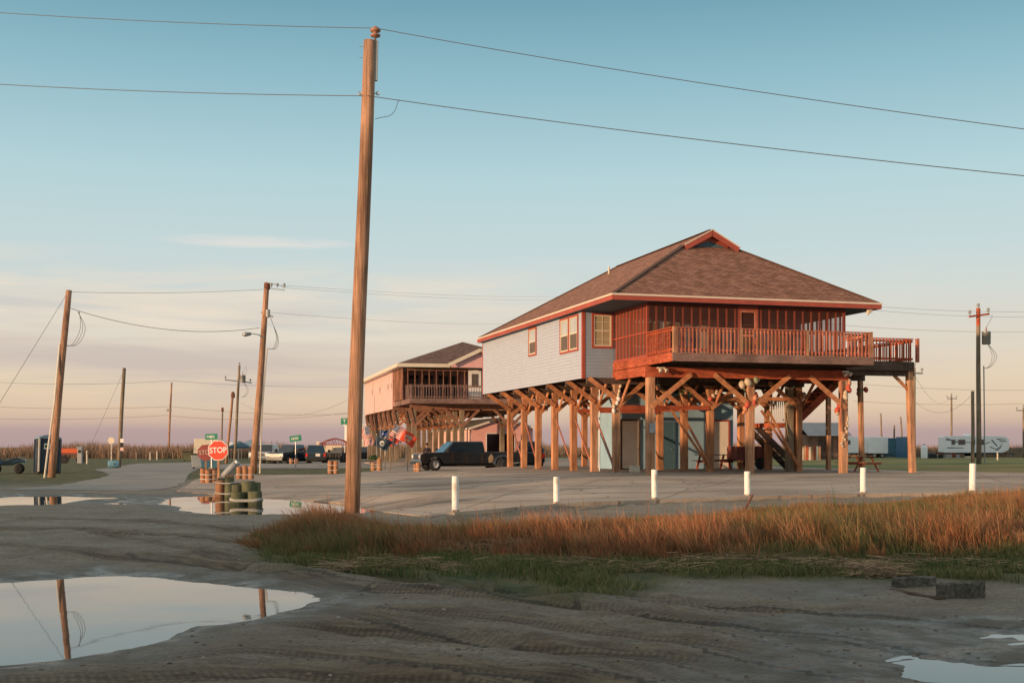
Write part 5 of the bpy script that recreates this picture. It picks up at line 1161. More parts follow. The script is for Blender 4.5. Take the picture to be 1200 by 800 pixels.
# ---------------------------------------------------------------- rotten timbers on the mud
def timbers():
    A = flat(1100, 703, .02); root = empty('broken_timber_frame', (A.x, A.y, gz(A.x, A.y)-.02), 0, 'rotten dark timber blocks joined by a brown plank on the mud at right', 'timber')
    loc = lambda px, py, z=.0: Vector(tuple(flat(px, py, z)))-Vector((A.x, A.y, 0))
    def rough(p0, p1, w, h, m, nm, seed):
        rr = random.Random(seed); d = (p1-p0); L = d.length; d.normalize(); s = d.cross(Vector((0,0,1))).normalized(); mb = MB(); n = 16; ring = []
        for k in range(n+1):
            c = p0+d*L*k/n; i = len(mb.v); pts = []
            for a, b_ in ((-1,0),(-1,.5),(-1,1),(0,1),(1,1),(1,.5),(1,0)): pts.append(c+s*a*w/2*(1+rr.uniform(-.10,.06))+Vector((0,0,b_*h*(1+rr.uniform(-.13,.06))-.02)))
            mb.v += [tuple(p) for p in pts]; ring.append(i)
        for k in range(n):
            for j in range(6): mb.f.append((ring[k]+j, ring[k]+j+1, ring[k+1]+j+1, ring[k+1]+j))
        mb.f.append(tuple(ring[0]+j for j in range(7))); mb.f.append(tuple(ring[-1]+j for j in range(7)))
        mb.build(nm, m, root)
    rough(loc(1048, 690), loc(1094, 689.5), .15, .16, 'oldtimber', 'block', 1); rough(loc(1103, 702), loc(1148, 699), .16, .19, 'oldtimber', 'block', 2)
    rough(loc(1046, 692), loc(1104, 703), .10, .05, 'oldtimber_brown', 'plank', 3)
timbers()
def p0x(px, py): q = flat(px, py, 0); return q.x, q.y
def litter():
    root = []; V = []; Q = []; C = []; rr = random.Random(5)
    for k in range(2600):
        px, py = rr.uniform(-20, 1220), 655+150*rr.random()
        if k < 500: py = rr.uniform(603, 660)
        if sdist(p0x(px, py)[0], p0x(px, py)[1], TALL) < .1: continue
        p = flat(px, py, 0); 
        if any(float(sdist(p.x, p.y, pl)) < .05 for pl in PUD.values()): continue
        z = 0; s = .004+.015*rr.random()**4; i = len(V)
        for a, b_, c in ((-1,-1,-.3),(1,-1,-.3),(1,1,-.3),(-1,1,-.3),(-.6,-.5,.6),(.6,-.7,.6),(.5,.6,.6),(-.6,.5,.6)): V.append((p.x+a*s*rr.uniform(.7,1.6), p.y+b_*s*rr.uniform(.7,1.2), z+c*s*rr.uniform(.6,1)))
        Q += [(i+4,i+5,i+6,i+7),(i,i+1,i+5,i+4),(i+1,i+2,i+6,i+5),(i+2,i+3,i+7,i+6),(i+3,i,i+4,i+7)]
        cc = np.array([.5,.48,.43]) if rr.random() < .03 else np.array([.22,.175,.135])*rr.uniform(.5, 1.3); C += [cc]*8
    V = np.array(V); cen = V.reshape(-1,8,3).mean(1); V[:,2] += np.repeat(height(cen[:,0], cen[:,1], True), 8)
    tag(fast_mesh('pebbles', V, quads=np.array(Q), m='blade', cols={'tint': np.array(C)}), 'small stones, clods and shell bits strewn over the mud', 'pebbles', kind='stuff')
litter()
# ---------------------------------------------------------------- vehicles
def vehicle(name, loc, rz, label, kind='pickup', paint='truckpaint', L=6.6, W=2.0, Ht=1.93, dually=False, plates=False, cat=None, bikes=False):
    root = empty(name, loc, rz, label, cat or ('pickup truck' if kind == 'pickup' else 'car'), 'vehicles parked in the settlement')
    xf, xr = L/2, -L/2; wf, wr = xf-.98, xr+1.32; R = .41*Ht/1.93; ar = R+.09; belt = .60*Ht; sill = .24*Ht; hood = .605*Ht
    def arch(cx): return [(cx+ar*math.cos(a), R+ar*math.sin(a)) for a in [math.pi*k/10 for k in range(11)]]
    prof = [(xf-.05, sill+.08), (xf, .36*Ht), (xf-.02, hood-.10), (xf-.20, hood-.01), (xf-1.45, hood+.05)]
    if kind == 'pickup': prof += [(-.95, belt+.03), (-.97, belt+.06), (xr+.03, belt+.06), (xr, belt), (xr, sill+.12)]
    else: prof += [(xr+.05, belt+.03), (xr, belt-.05), (xr, sill+.08)]
    low = sill
    back = [p for p in arch(wr)][::-1]; front = [p for p in arch(wf)][::-1]
    prof += [(wr-ar-.02, low)]+[p for p in back if p[1] > low]+[(wr+ar+.02, low), (wf-ar-.02, low)]+[p for p in front if p[1] > low]+[(wf+ar+.02, low)]
    body = MB().prism(prof, -W/2, W/2).build('body', paint, root, bevel=.04)
    if kind == 'pickup': MB().box(xr+.07, -1.05, -W/2+.09, W/2-.09, belt+.061, belt+.075).build('bed_liner', 'black', root)
    c0, c1 = (-.98, xf-1.50) if kind == 'pickup' else (xr+.05, xf-1.35); zt = Ht; b_ = belt-.02; yb, yt = W/2-.04, W/2-.24
    g = MB(); rx0, rx1 = c0+.12, c1-.78
    P = [(c0,yb,b_),(c1,yb,b_),(rx1,yt,zt),(rx0,yt,zt)]; Q = [(x,-y,z) for x,y,z in P]
    i = 0; g.v = P+Q; g.f = [(0,1,2,3),(7,6,5,4),(3,2,6,7),(1,5,6,2),(0,3,7,4),(0,4,5,1)]
    cab = g.build('cabin', paint, root, bevel=.05)
    def onside(s, u0, u1, v0, v1, o=.012):
        pts = []
        for u, v in ((u0,v0),(u1,v0),(u1,v1),(u0,v1)):
            xb = c0+(c1-c0)*u; xt = rx0+(rx1-rx0)*u; x = xb+(xt-xb)*v; y = yb+(yt-yb)*v; pts.append((x, s*(y+o), b_+(zt-b_)*v))
        return pts
    for s in (-1, 1):
        MB().quad(onside(s, .06, .47, .14, .86)).build('side_window', 'carglass', root); MB().quad(onside(s, .52, .93, .14, .86)).build('side_window', 'carglass', root)
        dr = MB().bar((c0+.12, s*(W/2+.004), sill+.12), (c0+.12, s*(W/2+.004), b_-.02), .006, .02, up=(0,1,0)).bar((c1-.35, s*(W/2+.004), sill+.12), (c1-.35, s*(W/2+.004), b_-.02), .006, .02, up=(0,1,0)).bar(((c0+c1)/2-.1, s*(W/2+.004), sill+.05), ((c0+c1)/2-.1, s*(W/2+.004), b_-.02), .006, .02, up=(0,1,0)).build('door_seam', 'black', root)
        for x in ((c0+c1)/2+.1, c0+.25): MB().bar((x, s*(W/2+.02), b_-.18), (x+.16, s*(W/2+.02), b_-.18), .03, .035).build('door_handle', 'black', root)
        m_ = MB().box(c1-.32, c1-.18, s*(W/2+.22)-.11, s*(W/2+.22)+.11, b_+.05, b_+.32).build('side_mirror', 'black', root, bevel=.02); MB().bar((c1-.25, s*(W/2-.03), b_+.06), (c1-.25, s*(W/2+.12), b_+.10), .05, .04).build('mirror_arm', 'black', m_)
    MB().quad([(c1-.05+.02, -yb+.09, b_+.07), (c1-.05+.02, yb-.09, b_+.07), (rx1+.05+.02, yt-.05, zt-.06), (rx1+.05+.02, -yt+.05, zt-.06)]).build('windshield', 'carglass', root)
    MB().quad([(c0+.01-.015, -yb+.12, b_+.12), (c0+.01-.015, yb-.12, b_+.12), (rx0-.03-.01, yt-.06, zt-.08), (rx0-.03-.01, -yt+.06, zt-.08)]).build('rear_window', 'carglass', root)
    for x in (wf, wr):
        for s in (-1, 1):
            wd = .28; y = s*(W/2-.13)
            if dually and x == wr: wd = .5; y = s*(W/2+.02)
            w = MB().lathe([(R*.55,-wd/2),(R*.93,-wd/2),(R,-wd/2+.04),(R,wd/2-.04),(R*.93,wd/2),(R*.55,wd/2)], (x, y, R), 24, (0,1,0)).build('wheel', 'black', root, smooth=True)
            rim = MB().lathe([(.04,.0),(R*.2,.02),(R*.22,-.02),(R*.5,-.03),(R*.57,.0),(R*.57,.03)], (x, y+s*(wd/2-.03), R), 20, (0,s,0)); 
            rim.build('rim', 'rvwhite' if x == wf else 'metal', w, smooth=True)  # front rims plain white; the chrome shine is put into the colour
    if dually:
        for s in (-1, 1):
            fl = MB(); n = 10
            for k in range(n):
                a0, a1 = math.pi*k/n, math.pi*(k+1)/n; r0, r1 = ar, ar+.14
                q = lambda a, r, y: (wr+r*math.cos(a), s*y, R+r*math.sin(a))
                fl.quad([q(a0,r0,W/2+.22), q(a1,r0,W/2+.22), q(a1,r1,W/2+.14), q(a0,r1,W/2+.14)]).quad([q(a0,r1,W/2+.14), q(a1,r1,W/2+.14), q(a1,r1+.04,W/2-.02), q(a0,r1+.04,W/2-.02)])
            fl.build('wheel_flare', paint, root)
            MB().quad([(wr+.55+.30*k, s*(W/2+.008), z) for k, z in ((0,.55),(1.1,.5),(1.3,.8),(.6,1.08),(.1,.9))]).build('mud_splash', 'mudspray', root)
    f = 'chrome'
    gr = MB().box(xf-.01, xf+.035, -.62, .62, .37*Ht, hood-.14).build('grille', f, root, bevel=.01)
    for k in range(3): MB().box(xf+.036, xf+.042, -.56, .56, .40*Ht+k*.11, .40*Ht+k*.11+.045).build('grille_slot', 'black', gr)
    for s in (-1, 1):
        MB().box(xf-.10, xf+.03, s*.80-.16, s*.80+.16, .42*Ht, hood-.13).build('headlight', 'lens', root, bevel=.02)
        MB().box(xr-.02, xr+.05, s*(W/2-.10)-.085, s*(W/2-.10)+.10, .40*Ht, belt-.04).build('tail_light', 'red_light', root)
    MB().prism([(xf-.06,.20*Ht),(xf+.13,.21*Ht),(xf+.15,.34*Ht),(xf-.02,.345*Ht)], -W/2+.02, W/2-.02).build('front_bumper', f if kind == 'pickup' else 'black', root, bevel=.02)
    MB().prism([(xr-.14,.22*Ht),(xr+.02,.22*Ht),(xr+.02,.33*Ht),(xr-.14,.33*Ht)], -W/2+.05, W/2-.05).build('rear_bumper', f if kind == 'pickup' else 'black', root)
    if plates: MB().box(xr-.05, xr-.021, -.42, -.0, .42*Ht, .56*Ht).build('rear_panel', 'white', root); 
    MB().box(xr+.6, xf-.5, -W/2+.35, W/2-.35, .26, sill+.05).build('underbody', 'black', root)
    return root
def spot(px, Y, dz=0): g = gnd(px, Y); g.z = max(g.z, g.z)+dz; return g
def on_lot(px, Y): x = (px-600)/F*Y; return Vector((x, Y, slab(x, Y)))
c = on_lot(546.5, 80.2); vehicle('pickup_truck', c, math.pi+math.radians(21), 'long black crew cab pickup with chrome grille and double rear wheels by the pink garage', L=6.8, Ht=1.88, dually=True)
vehicle('pickup_truck', spot(313.5, 122), -math.pi/2-.10, 'silver white pickup seen from the front behind the street lamp pole', paint='silver', L=5.8, W=2.03, Ht=1.95)
vehicle('pickup_truck', spot(343, 121), -math.pi/2-.45, 'dark blue pickup seen from the front, between the silver pickup and the dark car', paint='navy', L=5.8, W=1.95, Ht=1.9)
vehicle('parked_car', spot(371, 119), math.pi/2+.12, 'dark car seen from behind with white panel on its tail', kind='suv', paint='navy', L=4.8, W=1.9, Ht=1.85, plates=True)
vehicle('parked_car', on_lot(618, 86), math.pi/2+.1, 'black car half hidden behind the far left pillars of the big house', kind='suv', L=4.6, W=1.9, Ht=1.9)
vehicle('parked_car', spot(428, 128), math.pi/2+1.35, 'black car partly hidden behind the flags by the white shed', kind='suv', L=4.7, W=1.85, Ht=1.5)

def camper(px, Y, L, Ht, rz, label, nose=1, windows=((.2,.5),(.4,.7)), colour='rvwhite', stripes=True, cat='camper', group='campers on the lawn', name='camper_trailer', z0=.62):
    g = gnd(px, Y); root = empty(name, g, rz, label, cat, group); W = 2.4; x0, x1 = -L/2, L/2; T = z0+Ht
    prof = [(x0, z0+.05), (x0+.05, z0), (x1-.9, z0), (x1-.15, z0+.35), (x1, z0+.9), (x1-.12, T-.35), (x1-.65, T-.05), (x1-1.1, T), (x0+.15, T), (x0, T-.15)] if nose else [(x0,z0),(x1,z0),(x1,T),(x0,T)]
    MB().prism(prof, -W/2, W/2).build('body', colour, root, bevel=.05)
    for u, w in windows:
        xc = x0+L*u; f = MB().box(xc-w/2-.05, xc+w/2+.05, -W/2-.02, -W/2-.002, T-1.15, T-.45).build('window', 'grey', root, bevel=.01); MB().box(xc-w/2, xc+w/2, -W/2-.035, -W/2-.021, T-1.10, T-.50).build('pane', 'glass', f)
    if stripes:
        MB().quad([(x0+.2,-W/2-.006,T-.45),(x0+L*.3,-W/2-.006,T-.62),(x0+L*.3,-W/2-.006,T-.7),(x0+.2,-W/2-.006,T-.58)]).build('stripe', 'grey', root)
        MB().quad([(x1-2.4,-W/2-.006,T-.5),(x1-2.2,-W/2-.006,T-.5),(x1-1.5,-W/2-.006,T-1.3),(x1-1.7,-W/2-.006,T-1.3)]).build('stripe', 'teal', root)
        MB().quad([(x1-1.9,-W/2-.006,z0+.35),(x1-1.2,-W/2-.006,T-1.3),(x1-.9,-W/2-.006,T-.8),(x1-1.1,-W/2-.006,T-1.5),(x1-1.5,-W/2-.006,z0+.3)]).build('stripe', 'grey', root)
        for (u0, z_a, u1, z_b) in ((.03,.30,.16,.55),(.16,.75,.42,.80),(.62,.95,.70,.75),(.80,.35,.93,.45),(.84,.62,.95,.68),(.70,1.35,.82,1.75),(.05,1.45,.30,1.5)): MB().quad([(x0+L*u0,-W/2-.006,T-z_a),(x0+L*u1,-W/2-.006,T-z_b),(x0+L*u1,-W/2-.006,T-z_b-.07),(x0+L*u0,-W/2-.006,T-z_a-.12)]).build('stripe', 'black', root)
        MB().box(x0+L*.52, x0+L*.52+.65, -W/2-.02, -W/2-.003, z0+.12, T-.35).build('door', 'white', root, bevel=.01)
        MB().box(x0+L*.35, x0+L*.35+.9, -.35, .35, T+.002, T+.28).build('roof_unit', 'rvwhite', root, bevel=.04)
        MB().tube([(x0+L*.6,0,T),(x0+L*.6,0,T+.4)], .03).build('antenna', 'grey', root)
    for k in (-.45, .45):
        for s in (-1, 1): w = MB().lathe([(.15,-.1),(.33,-.1),(.36,-.05),(.36,.05),(.33,.1),(.15,.1)], (k, s*(W/2-.14), .36), 16, (0,1,0)).build('wheel', 'black', root, smooth=True); MB().lathe([(.02,0),(.15,.02),(.19,-.02)], (k, s*(W/2-.02), .36), 10, (0,s,0)).build('rim', 'metal', w)
    MB().box(x0+.3, x1-1.2, -W/2+.25, W/2-.25, z0-.16, z0-.002).build('chassis', 'black', root); MB().bar((x1-.7,0,z0-.05), (x1+.9,0,z0-.15), .12, .1).build('hitch', 'black', root)
    MB().bar((x1+.5,0,z0-.1), (x1+.5,0,0), .08, .08).build('jack_leg', 'grey', root)
    return root
camper(1141, 158, 8.3, 2.15, -.03, 'long white camper with dark stripes standing on the right lawn', windows=((.14,.4),(.27,.8),(.45,.3),(.58,.5)))
camper(987, 150, 5.6, 2.0, math.pi+.05, 'white camper seen between the right pillars of the big house', windows=(), nose=0, stripes=False)
q = [o for o in COL.objects if o.get('category') == 'camper'][-1]
for xa, w in ((-1.9,.35),(-.3,.55),(1.6,.5),(2.3,.35)): f = MB().box(xa-w/2-.05, xa+w/2+.05, 1.202, 1.22, 1.65, 2.2).build('window', 'grey', q); MB().box(xa-w/2, xa+w/2, 1.221, 1.235, 1.70, 2.15).build('pane', 'glass', f)
MB().box(-.5,.3,-.3,.3,2.63,2.85).build('roof_unit', 'rvwhite', q)
camper(1026, 149, 2.3, 2.0, 0.02, 'small white cargo trailer between the camper and the blue containers', windows=(), nose=0, stripes=False, cat='trailer', group=None, name='cargo_trailer')
def container(px, Y, L, Ht, D, m, rz, label):
    g = gnd(px, Y); root = empty('shipping_container', g, rz, label, 'container', 'blue containers on the right'); MB().box(-L/2, L/2, -D/2, D/2, .1, Ht).build('body', m, root); rb = MB()
    n = int(L/.28)
    for k in range(n): x = -L/2+(k+.5)*L/n; rb.box(x-.06, x+.06, -D/2-.035, -D/2-.001, .2, Ht-.12)
    rb.build('ribs', m, root); MB().box(-L/2-.02, L/2+.02, -D/2-.05, D/2, Ht+.002, Ht+.1).build('top_rail', m, root)
container(1048, 152, 2.9, 2.35, 2.4, 'container', .0, 'dull teal blue container right of the white cargo trailer'); container(1061.5, 146, 1.1, 2.5, 3, 'bluebright', .1, 'narrow bright blue container beside the outer deck pillar')
def barn():
    g = gnd(957, 132); root = empty('barn', g, .12, 'brown board barn with grey tin roof behind the white camper', 'barn')
    MB().box(-2.0, 2.3, -3, 3, 0, 2.7).quad([(2.3,-3,2.7),(2.3,3,2.7),(2.3,0,3.9)]).build('wall', 'brownwall', root)
    MB().quad([(-2.2,-3.4,2.55),(2.6,-3.4,2.55),(2.6,0,4.0),(-2.2,0,4.0)]).quad([(-2.2,3.4,2.55),(2.6,3.4,2.55),(2.6,0,4.0),(-2.2,0,4.0)]).build('roof', 'tin', root)
    MB().box(-1, .6, -3.05, -3.003, 0, 2.2).build('door', 'dark_wood', root)
barn()
def board_fence(px0, px1, Y, h, n, mats, label, name='board_fence'):
    a, b_ = gnd(px0, Y), gnd(px1, Y); root = empty(name, a, 0, label, 'fence'); d = b_-a; rr = random.Random(px0)
    for k, m in enumerate(mats):
        mb = MB()
        for j in range(k, n, len(mats)): x = d.x*(j+.5)/n; mb.box(x-d.x/n*.42, x+d.x/n*.42, -.02, .02, 0, h*rr.uniform(.9,1.02))
        mb.build('boards', m, root)
    MB().box(0, d.x, .022, .06, h*.3, h*.38).box(0, d.x, .022, .06, h*.75, h*.83).build('rail', 'dark_wood', root)
board_fence(936, 962, 118, 1.5, 9, ('timber_red','cream','timber'), 'low fence of mixed red and pale boards before the brown barn')
board_fence(1182, 1216, 160, 1.3, 16, ('pole_grey',), 'low dark fence right of the long camper', 'wire_fence')
def small_posts():
    rr = random.Random(9)
    for px, Y, h, lb in ((102,112,1.2,'white marker stake on the grass right of the orange machine'),(176,150,1.0,'pale fence stake left of the gravel road end'),(184,152,1.1,'second pale stake near the end of the gravel road'),(160,148,1.0,'weathered stake by the road side reeds'),(1169,120,.9,'small white marker post on the lawn under the long camper'),(228,120,1.6,'short grey box post beside the gravel road')):
        g = gnd(px, Y); root = empty('marker_post', g, 0, lb, 'marker post', 'marker posts around the lots'); MB().lathe([(.07,-.1),(.07,h-.04),(.04,h)], (0,0,0), 10).build('post', 'cream' if px != 160 else 'pole_grey', root); MB().lathe([(.075,h*.8),(.075,h*.88)], (0,0,0), 10).build('band', 'grey', root)
small_posts()
g = gnd(1083, 140); t_ = empty('propane_tank', g, 0, 'upright white tank standing on the lawn left of the long camper', 'tank'); MB().lathe([(.3,0),(.34,.08),(.36,.3),(.36,1.3),(.3,1.5),(.12,1.6)], (0,0,.0), 16).build('body', 'rvwhite', t_, smooth=True); MB().lathe([(.13,1.59),(.13,1.72)], (0,0,0), 12).build('valve_collar', 'grey', t_)
def yard_pile(px, Y, label, seed, w=4):
    g = gnd(px, Y); root = empty('yard_junk', g, 0, label, 'yard junk'); rr = random.Random(seed)
    for k in range(9):
        x = rr.uniform(-w/2, w/2); s = rr.uniform(.15,.4); MB().box(x-s, x+s, -s, s, 0, rr.uniform(.25,.8)).build('crate', rr.choice(['black','grey','navy','rust','cream']), root, bevel=.03)
    for k in range(3): x = rr.uniform(-w/2, w/2); MB().lathe([(.12,-.09),(.28,-.09),(.3,0),(.28,.09),(.12,.09)], (x, -.6, .3), 14, (.3,1,0)).build('tyre', 'black', root)
yard_pile(1118, 148, 'dark clutter of crates and tyres beneath the long camper windows', 3, 7)
yard_pile(1093, 142, 'dark clutter of crates and tyres beside the upright white tank', 4, 2)

# white shed, arched booth, left trailer
def shed():
    g = gnd(420.5, 132); root = empty('white_shed', g, .2, 'white box shed behind the nearest pole and the pink house', 'shed'); MB().box(-1.4,1.5,-1.5,2,0,3.8).build('wall','white',root); MB().box(-1.5,1.6,-1.6,2.1,3.802,3.95).build('roof','rvwhite',root); MB().box(-.2,.7,-1.55,-1.503,0,2.1).build('door','cream',root)
    rb = MB()
    for k in range(9): rb.box(-1.3+k*.33,-1.26+k*.33,-1.53,-1.502,2.2,3.75)
    rb.build('ribs','rvwhite',root)
shed()
def booth():
    g = gnd(391.5, 121); root = empty('roadside_booth', g, 0, 'small booth with arched lattice roof and pale banner on a trailer bed', 'booth'); tm = 'maroon'
    for x in (-1.15, 1.15):
        for y in (0, 1.6): MB().bar((x,y,.6),(x,y,2.1),.1,.1).build('post', tm, root)
    rf = MB()
    for y in (-.1, 1.7):
        P = [(-1.45,y,1.95),(-.75,y,2.3),(0,y,2.5),(.75,y,2.3),(1.45,y,1.95)]
        for p, q in zip(P[:-1], P[1:]): rf.bar(p, q, .08, .10)
        rf.bar((-1.3,y,1.9),(1.3,y,1.9),.07,.08)
        for k in range(-4, 5): x = k*.28; rf.bar((x,y,1.9),(x+.14*(1 if k<0 else -1),y,2.42-abs(k)*.11),.045,.045)
    for k in range(5): P = [(-1.45,1.97),(-.75,2.32),(0,2.52),(.75,2.32),(1.45,1.97)][k]; rf.bar((P[0],-.15,P[1]),(P[0],1.75,P[1]),.08,.06)
    rf.build('lattice_roof', tm, root)
    MB().box(-.85,.75,.02,.05,1.05,1.85).build('banner','cream',root); MB().quad([(-.25,.012,1.6),(.0,.012,1.4),(.25,.012,1.6),(.1,.012,1.6),(0,.012,1.52),(-.1,.012,1.6)]).build('emblem','black',root)
    MB().box(-1.6,1.5,-.2,1.8,.45,.6).build('trailer_bed','black',root)
    for k in range(10): MB().box(-1.5+k*.3,-1.42+k*.3,-.26,-.201,.35,1.0).build('rail_post','navy',root)
    MB().box(-1.55,1.5,-.25,-.205,.96,1.0).build('rail','navy',root)
    for x in (-.9,.9): MB().lathe([(.15,-.1),(.33,-.1),(.35,0),(.33,.1),(.15,.1)], (x,-.15,.35), 14, (0,1,0)).build('wheel','black',root)
    MB().box(-.75,-.6,-.3,-.27,.75,1.05).build('notice','white',root); MB().box(-1.75,-1.45,.1,.3,1.6,2.2).build('lamp_box','cream',root)
booth()
camper(243, 150, 2.9, 2.0, .15, 'cream box trailer behind the two stop signs', windows=(), nose=0, stripes=False, colour='cream', cat='trailer', group=None, name='box_trailer')
def tent(px, Y, w, h, m, label):
    g = gnd(px, Y); root = empty('market_tent', g, .1, label, 'tent'); MB().quad([(-w/2,-w/2,h*.7),(w/2,-w/2,h*.7),(0,0,h)]).quad([(w/2,-w/2,h*.7),(w/2,w/2,h*.7),(0,0,h)]).quad([(w/2,w/2,h*.7),(-w/2,w/2,h*.7),(0,0,h)]).quad([(-w/2,w/2,h*.7),(-w/2,-w/2,h*.7),(0,0,h)]).build('canopy', m, root)
    MB().box(-w/2,w/2,-w/2-.02,-w/2,h*.6,h*.7).build('valance', m, root)
    for x in (-w/2+.05,w/2-.05):
        for y in (-w/2+.05,w/2-.05): MB().bar((x,y,0),(x,y,h*.7),.05,.05).build('leg','metal',root)
tent(281, 155, 2.6, 2.4, 'teal', 'small dark green tent far behind the street lamp pole'); tent(296, 165, 3.4, 2.7, 'blue_roof', 'pale blue canopy left of the silver pickup'); tent(271, 170, 2.2, 2.3, 'white', 'white canopy behind the grey crossarm pole')
def dumpster(px, Y, m, label, w=1.3, h=1.0):
    g = gnd(px, Y); root = empty('waste_bin', g, .2, label, 'waste bin', 'waste bins and tanks by the road'); MB().prism([(-w/2*.85,.12),(w/2*.85,.12),(w/2,h),(-w/2,h)], -.4, .4).build('body', m, root, bevel=.03); MB().prism([(-w/2-.03,h+.002),(w/2+.03,h+.002),(w/2,h+.1),(-w/2,h+.1)], -.44, .44).build('lid', 'black' if m != 'black' else 'grey', root)
    for s in (-1,1): MB().lathe([(.1,-.04),(.1,.04)], (s*w*.35,-.3,.1), 10, (0,1,0)).build('wheel','black',root)
dumpster(235, 88, 'grey', 'grey bin just left under the faded stop sign'); dumpster(246, 84, 'container', 'bluish bin right under the two stop signs'); dumpster(221, 140, 'log_green', 'green bin at the far end of the gravel road')

# portable toilet
def toilet():
    g = gnd(55, 73.5); root = empty('portable_toilet', g, math.radians(-37), 'dark blue portable toilet with pale roof behind the leaning pole', 'portable toilet'); root.rotation_euler = (math.radians(-1.5), math.radians(2), math.radians(33)); w = .60
    MB().box(-w,w,-w,w,.12,2.05).build('body','blue_plastic',root,bevel=.03)
    for sx in (-1,1):
        for sy in (-1,1): MB().bar((sx*(w+.01),sy*(w+.01),.1),(sx*(w+.01),sy*(w+.01),2.06),.09,.09,up=(0,1,0)).build('corner_post','blue_plastic' if (sx,sy)!=(-1,-1) else 'cream',root,bevel=.015)  # left front post cream: sunlight on that corner put into the colour
    MB().prism([(-w-.06,2.062),(w+.06,2.062),(w+.02,2.16),(w*.6,2.28),(0,2.33),(-w*.6,2.28),(-w-.02,2.16)], -w-.06, w+.06).build('roof','blue_roof',root,bevel=.03)
    d = MB().box(-w+.12,w-.12,-w-.03,-w-.003,.2,1.98).build('door','blue_plastic',root,bevel=.01); MB().box(-.34,.38,-w-.042,-w-.031,1.45,1.78).build('notice','white',d); MB().lathe([(.02,0),(.10,.0)], (-.22,-w-.045,1.62), 14, (0,-1,0)).build('emblem','sign_green',d); MB().box(-.05,.30,-w-.047,-w-.043,1.60,1.66).build('lettering','grey',d)
    MB().box(.3,.36,-w-.07,-w-.031,1.05,1.2).build('handle','black',d); MB().box(-w-.05,w+.05,-w-.05,w+.05,0,.118).build('base','black',root)
    lv = MB()
    for k in range(5): lv.box(-w-.012,-w-.001,-.35,.35,1.6+k*.06,1.63+k*.06)
    lv.build('vent','black',root)
toilet()
def quad_bike():
    g = gnd(9, 74); root = empty('quad_bike', g, .35, 'dark blue quad bike with bright lamps at the left edge', 'quad bike')
    for x in (-.65,.65):
        for s in (-1,1): w = MB().lathe([(.14,-.13),(.27,-.12),(.30,-.05),(.30,.05),(.27,.12),(.14,.13)], (x,s*.42,.30), 18, (0,1,0)).build('wheel','black',root,smooth=True); MB().lathe([(.02,.02),(.12,.03),(.15,0)], (x,s*.42+s*.1,.30), 12, (0,s,0)).build('rim','metal',w)
    MB().prism([(-.9,.62),(-.5,.50),(.3,.50),(.5,.62),(.95,.68),(1.0,.80),(.6,.98),(.25,.95),(-.1,.80),(-.6,.84),(-.95,.78)], -.26, .26).build('body','navy',root,bevel=.04)
    for x in (-.65,.65): MB().prism([(x-.38,.62),(x-.2,.76),(x+.2,.76),(x+.38,.62),(x+.36,.60),(x+.18,.72),(x-.18,.72),(x-.36,.60)], -.55,.55).build('fender','bluebright',root)
    MB().prism([(-.75,.845),(-.1,.81),(-.05,.88),(-.7,.92)], -.17,.17).build('seat','black',root,bevel=.03); MB().tube([(.42,-.38,1.18),(.45,-.1,1.08),(.45,.1,1.08),(.42,.38,1.18)], .018, 8).tube([(.45,0,1.08),(.55,0,.9)], .025, 8).build('handlebar','black',root)
    for s in (-1,1): MB().ball((.98,s*.15,.78), .07).build('headlight','lens',root)
    MB().bar((.7,-.3,.98),(.7,.3,.98),.03,.03).bar((1.0,-.3,.98),(1.0,.3,.98),.03,.03).bar((.7,-.3,.98),(1.0,-.3,.98),.03,.03).bar((.7,.3,.98),(1.0,.3,.98),.03,.03).build('rack','metal',root)
quad_bike()
def orange_machine():
    g = gnd(85, 120); root = empty('farm_machine', g, .1, 'orange red farm machine at the edge of the reeds', 'machine')
    MB().box(-1.0,.7,-.3,.3,1.0,1.45).build('hopper','orange',root,bevel=.05); MB().bar((-1.2,-.35,.95),(1.1,-.35,.95),.08,.12).bar((-1.2,.35,.95),(1.1,.35,.95),.08,.12).bar((-1.1,-.3,1.5),(.4,-.3,1.55),.06,.06).build('frame','maroon',root)
    for x in (-.8,.8):
        for s in (-1,1): MB().lathe([(.12,-.07),(.36,-.07),(.38,0),(.36,.07),(.12,.07)], (x,s*.45,.38), 16, (0,1,0)).build('wheel','black',root)
    for x in (-.8,.8): MB().bar((x,0,.38),(x,0,.95),.08,.08).build('strut','maroon',root)
    g = gnd(94, 118); t = empty('fuel_pump', g, 0, 'grey upright fuel pump standing right of the orange machine', 'fuel pump'); MB().box(-.22,.22,-.2,.2,.0,1.45).build('body','grey',t,bevel=.04); MB().box(-.28,.28,-.22,.22,1.452,1.6).build('top','blue_roof',t,bevel=.03); MB().box(-.15,.15,-.215,-.202,1.0,1.3).build('dial','black',t); MB().tube([(.23,0,1.2),(.4,0,.9),(.38,0,.4),(.26,0,.6)], .02, 6).build('hose','black',t)
orange_machine()

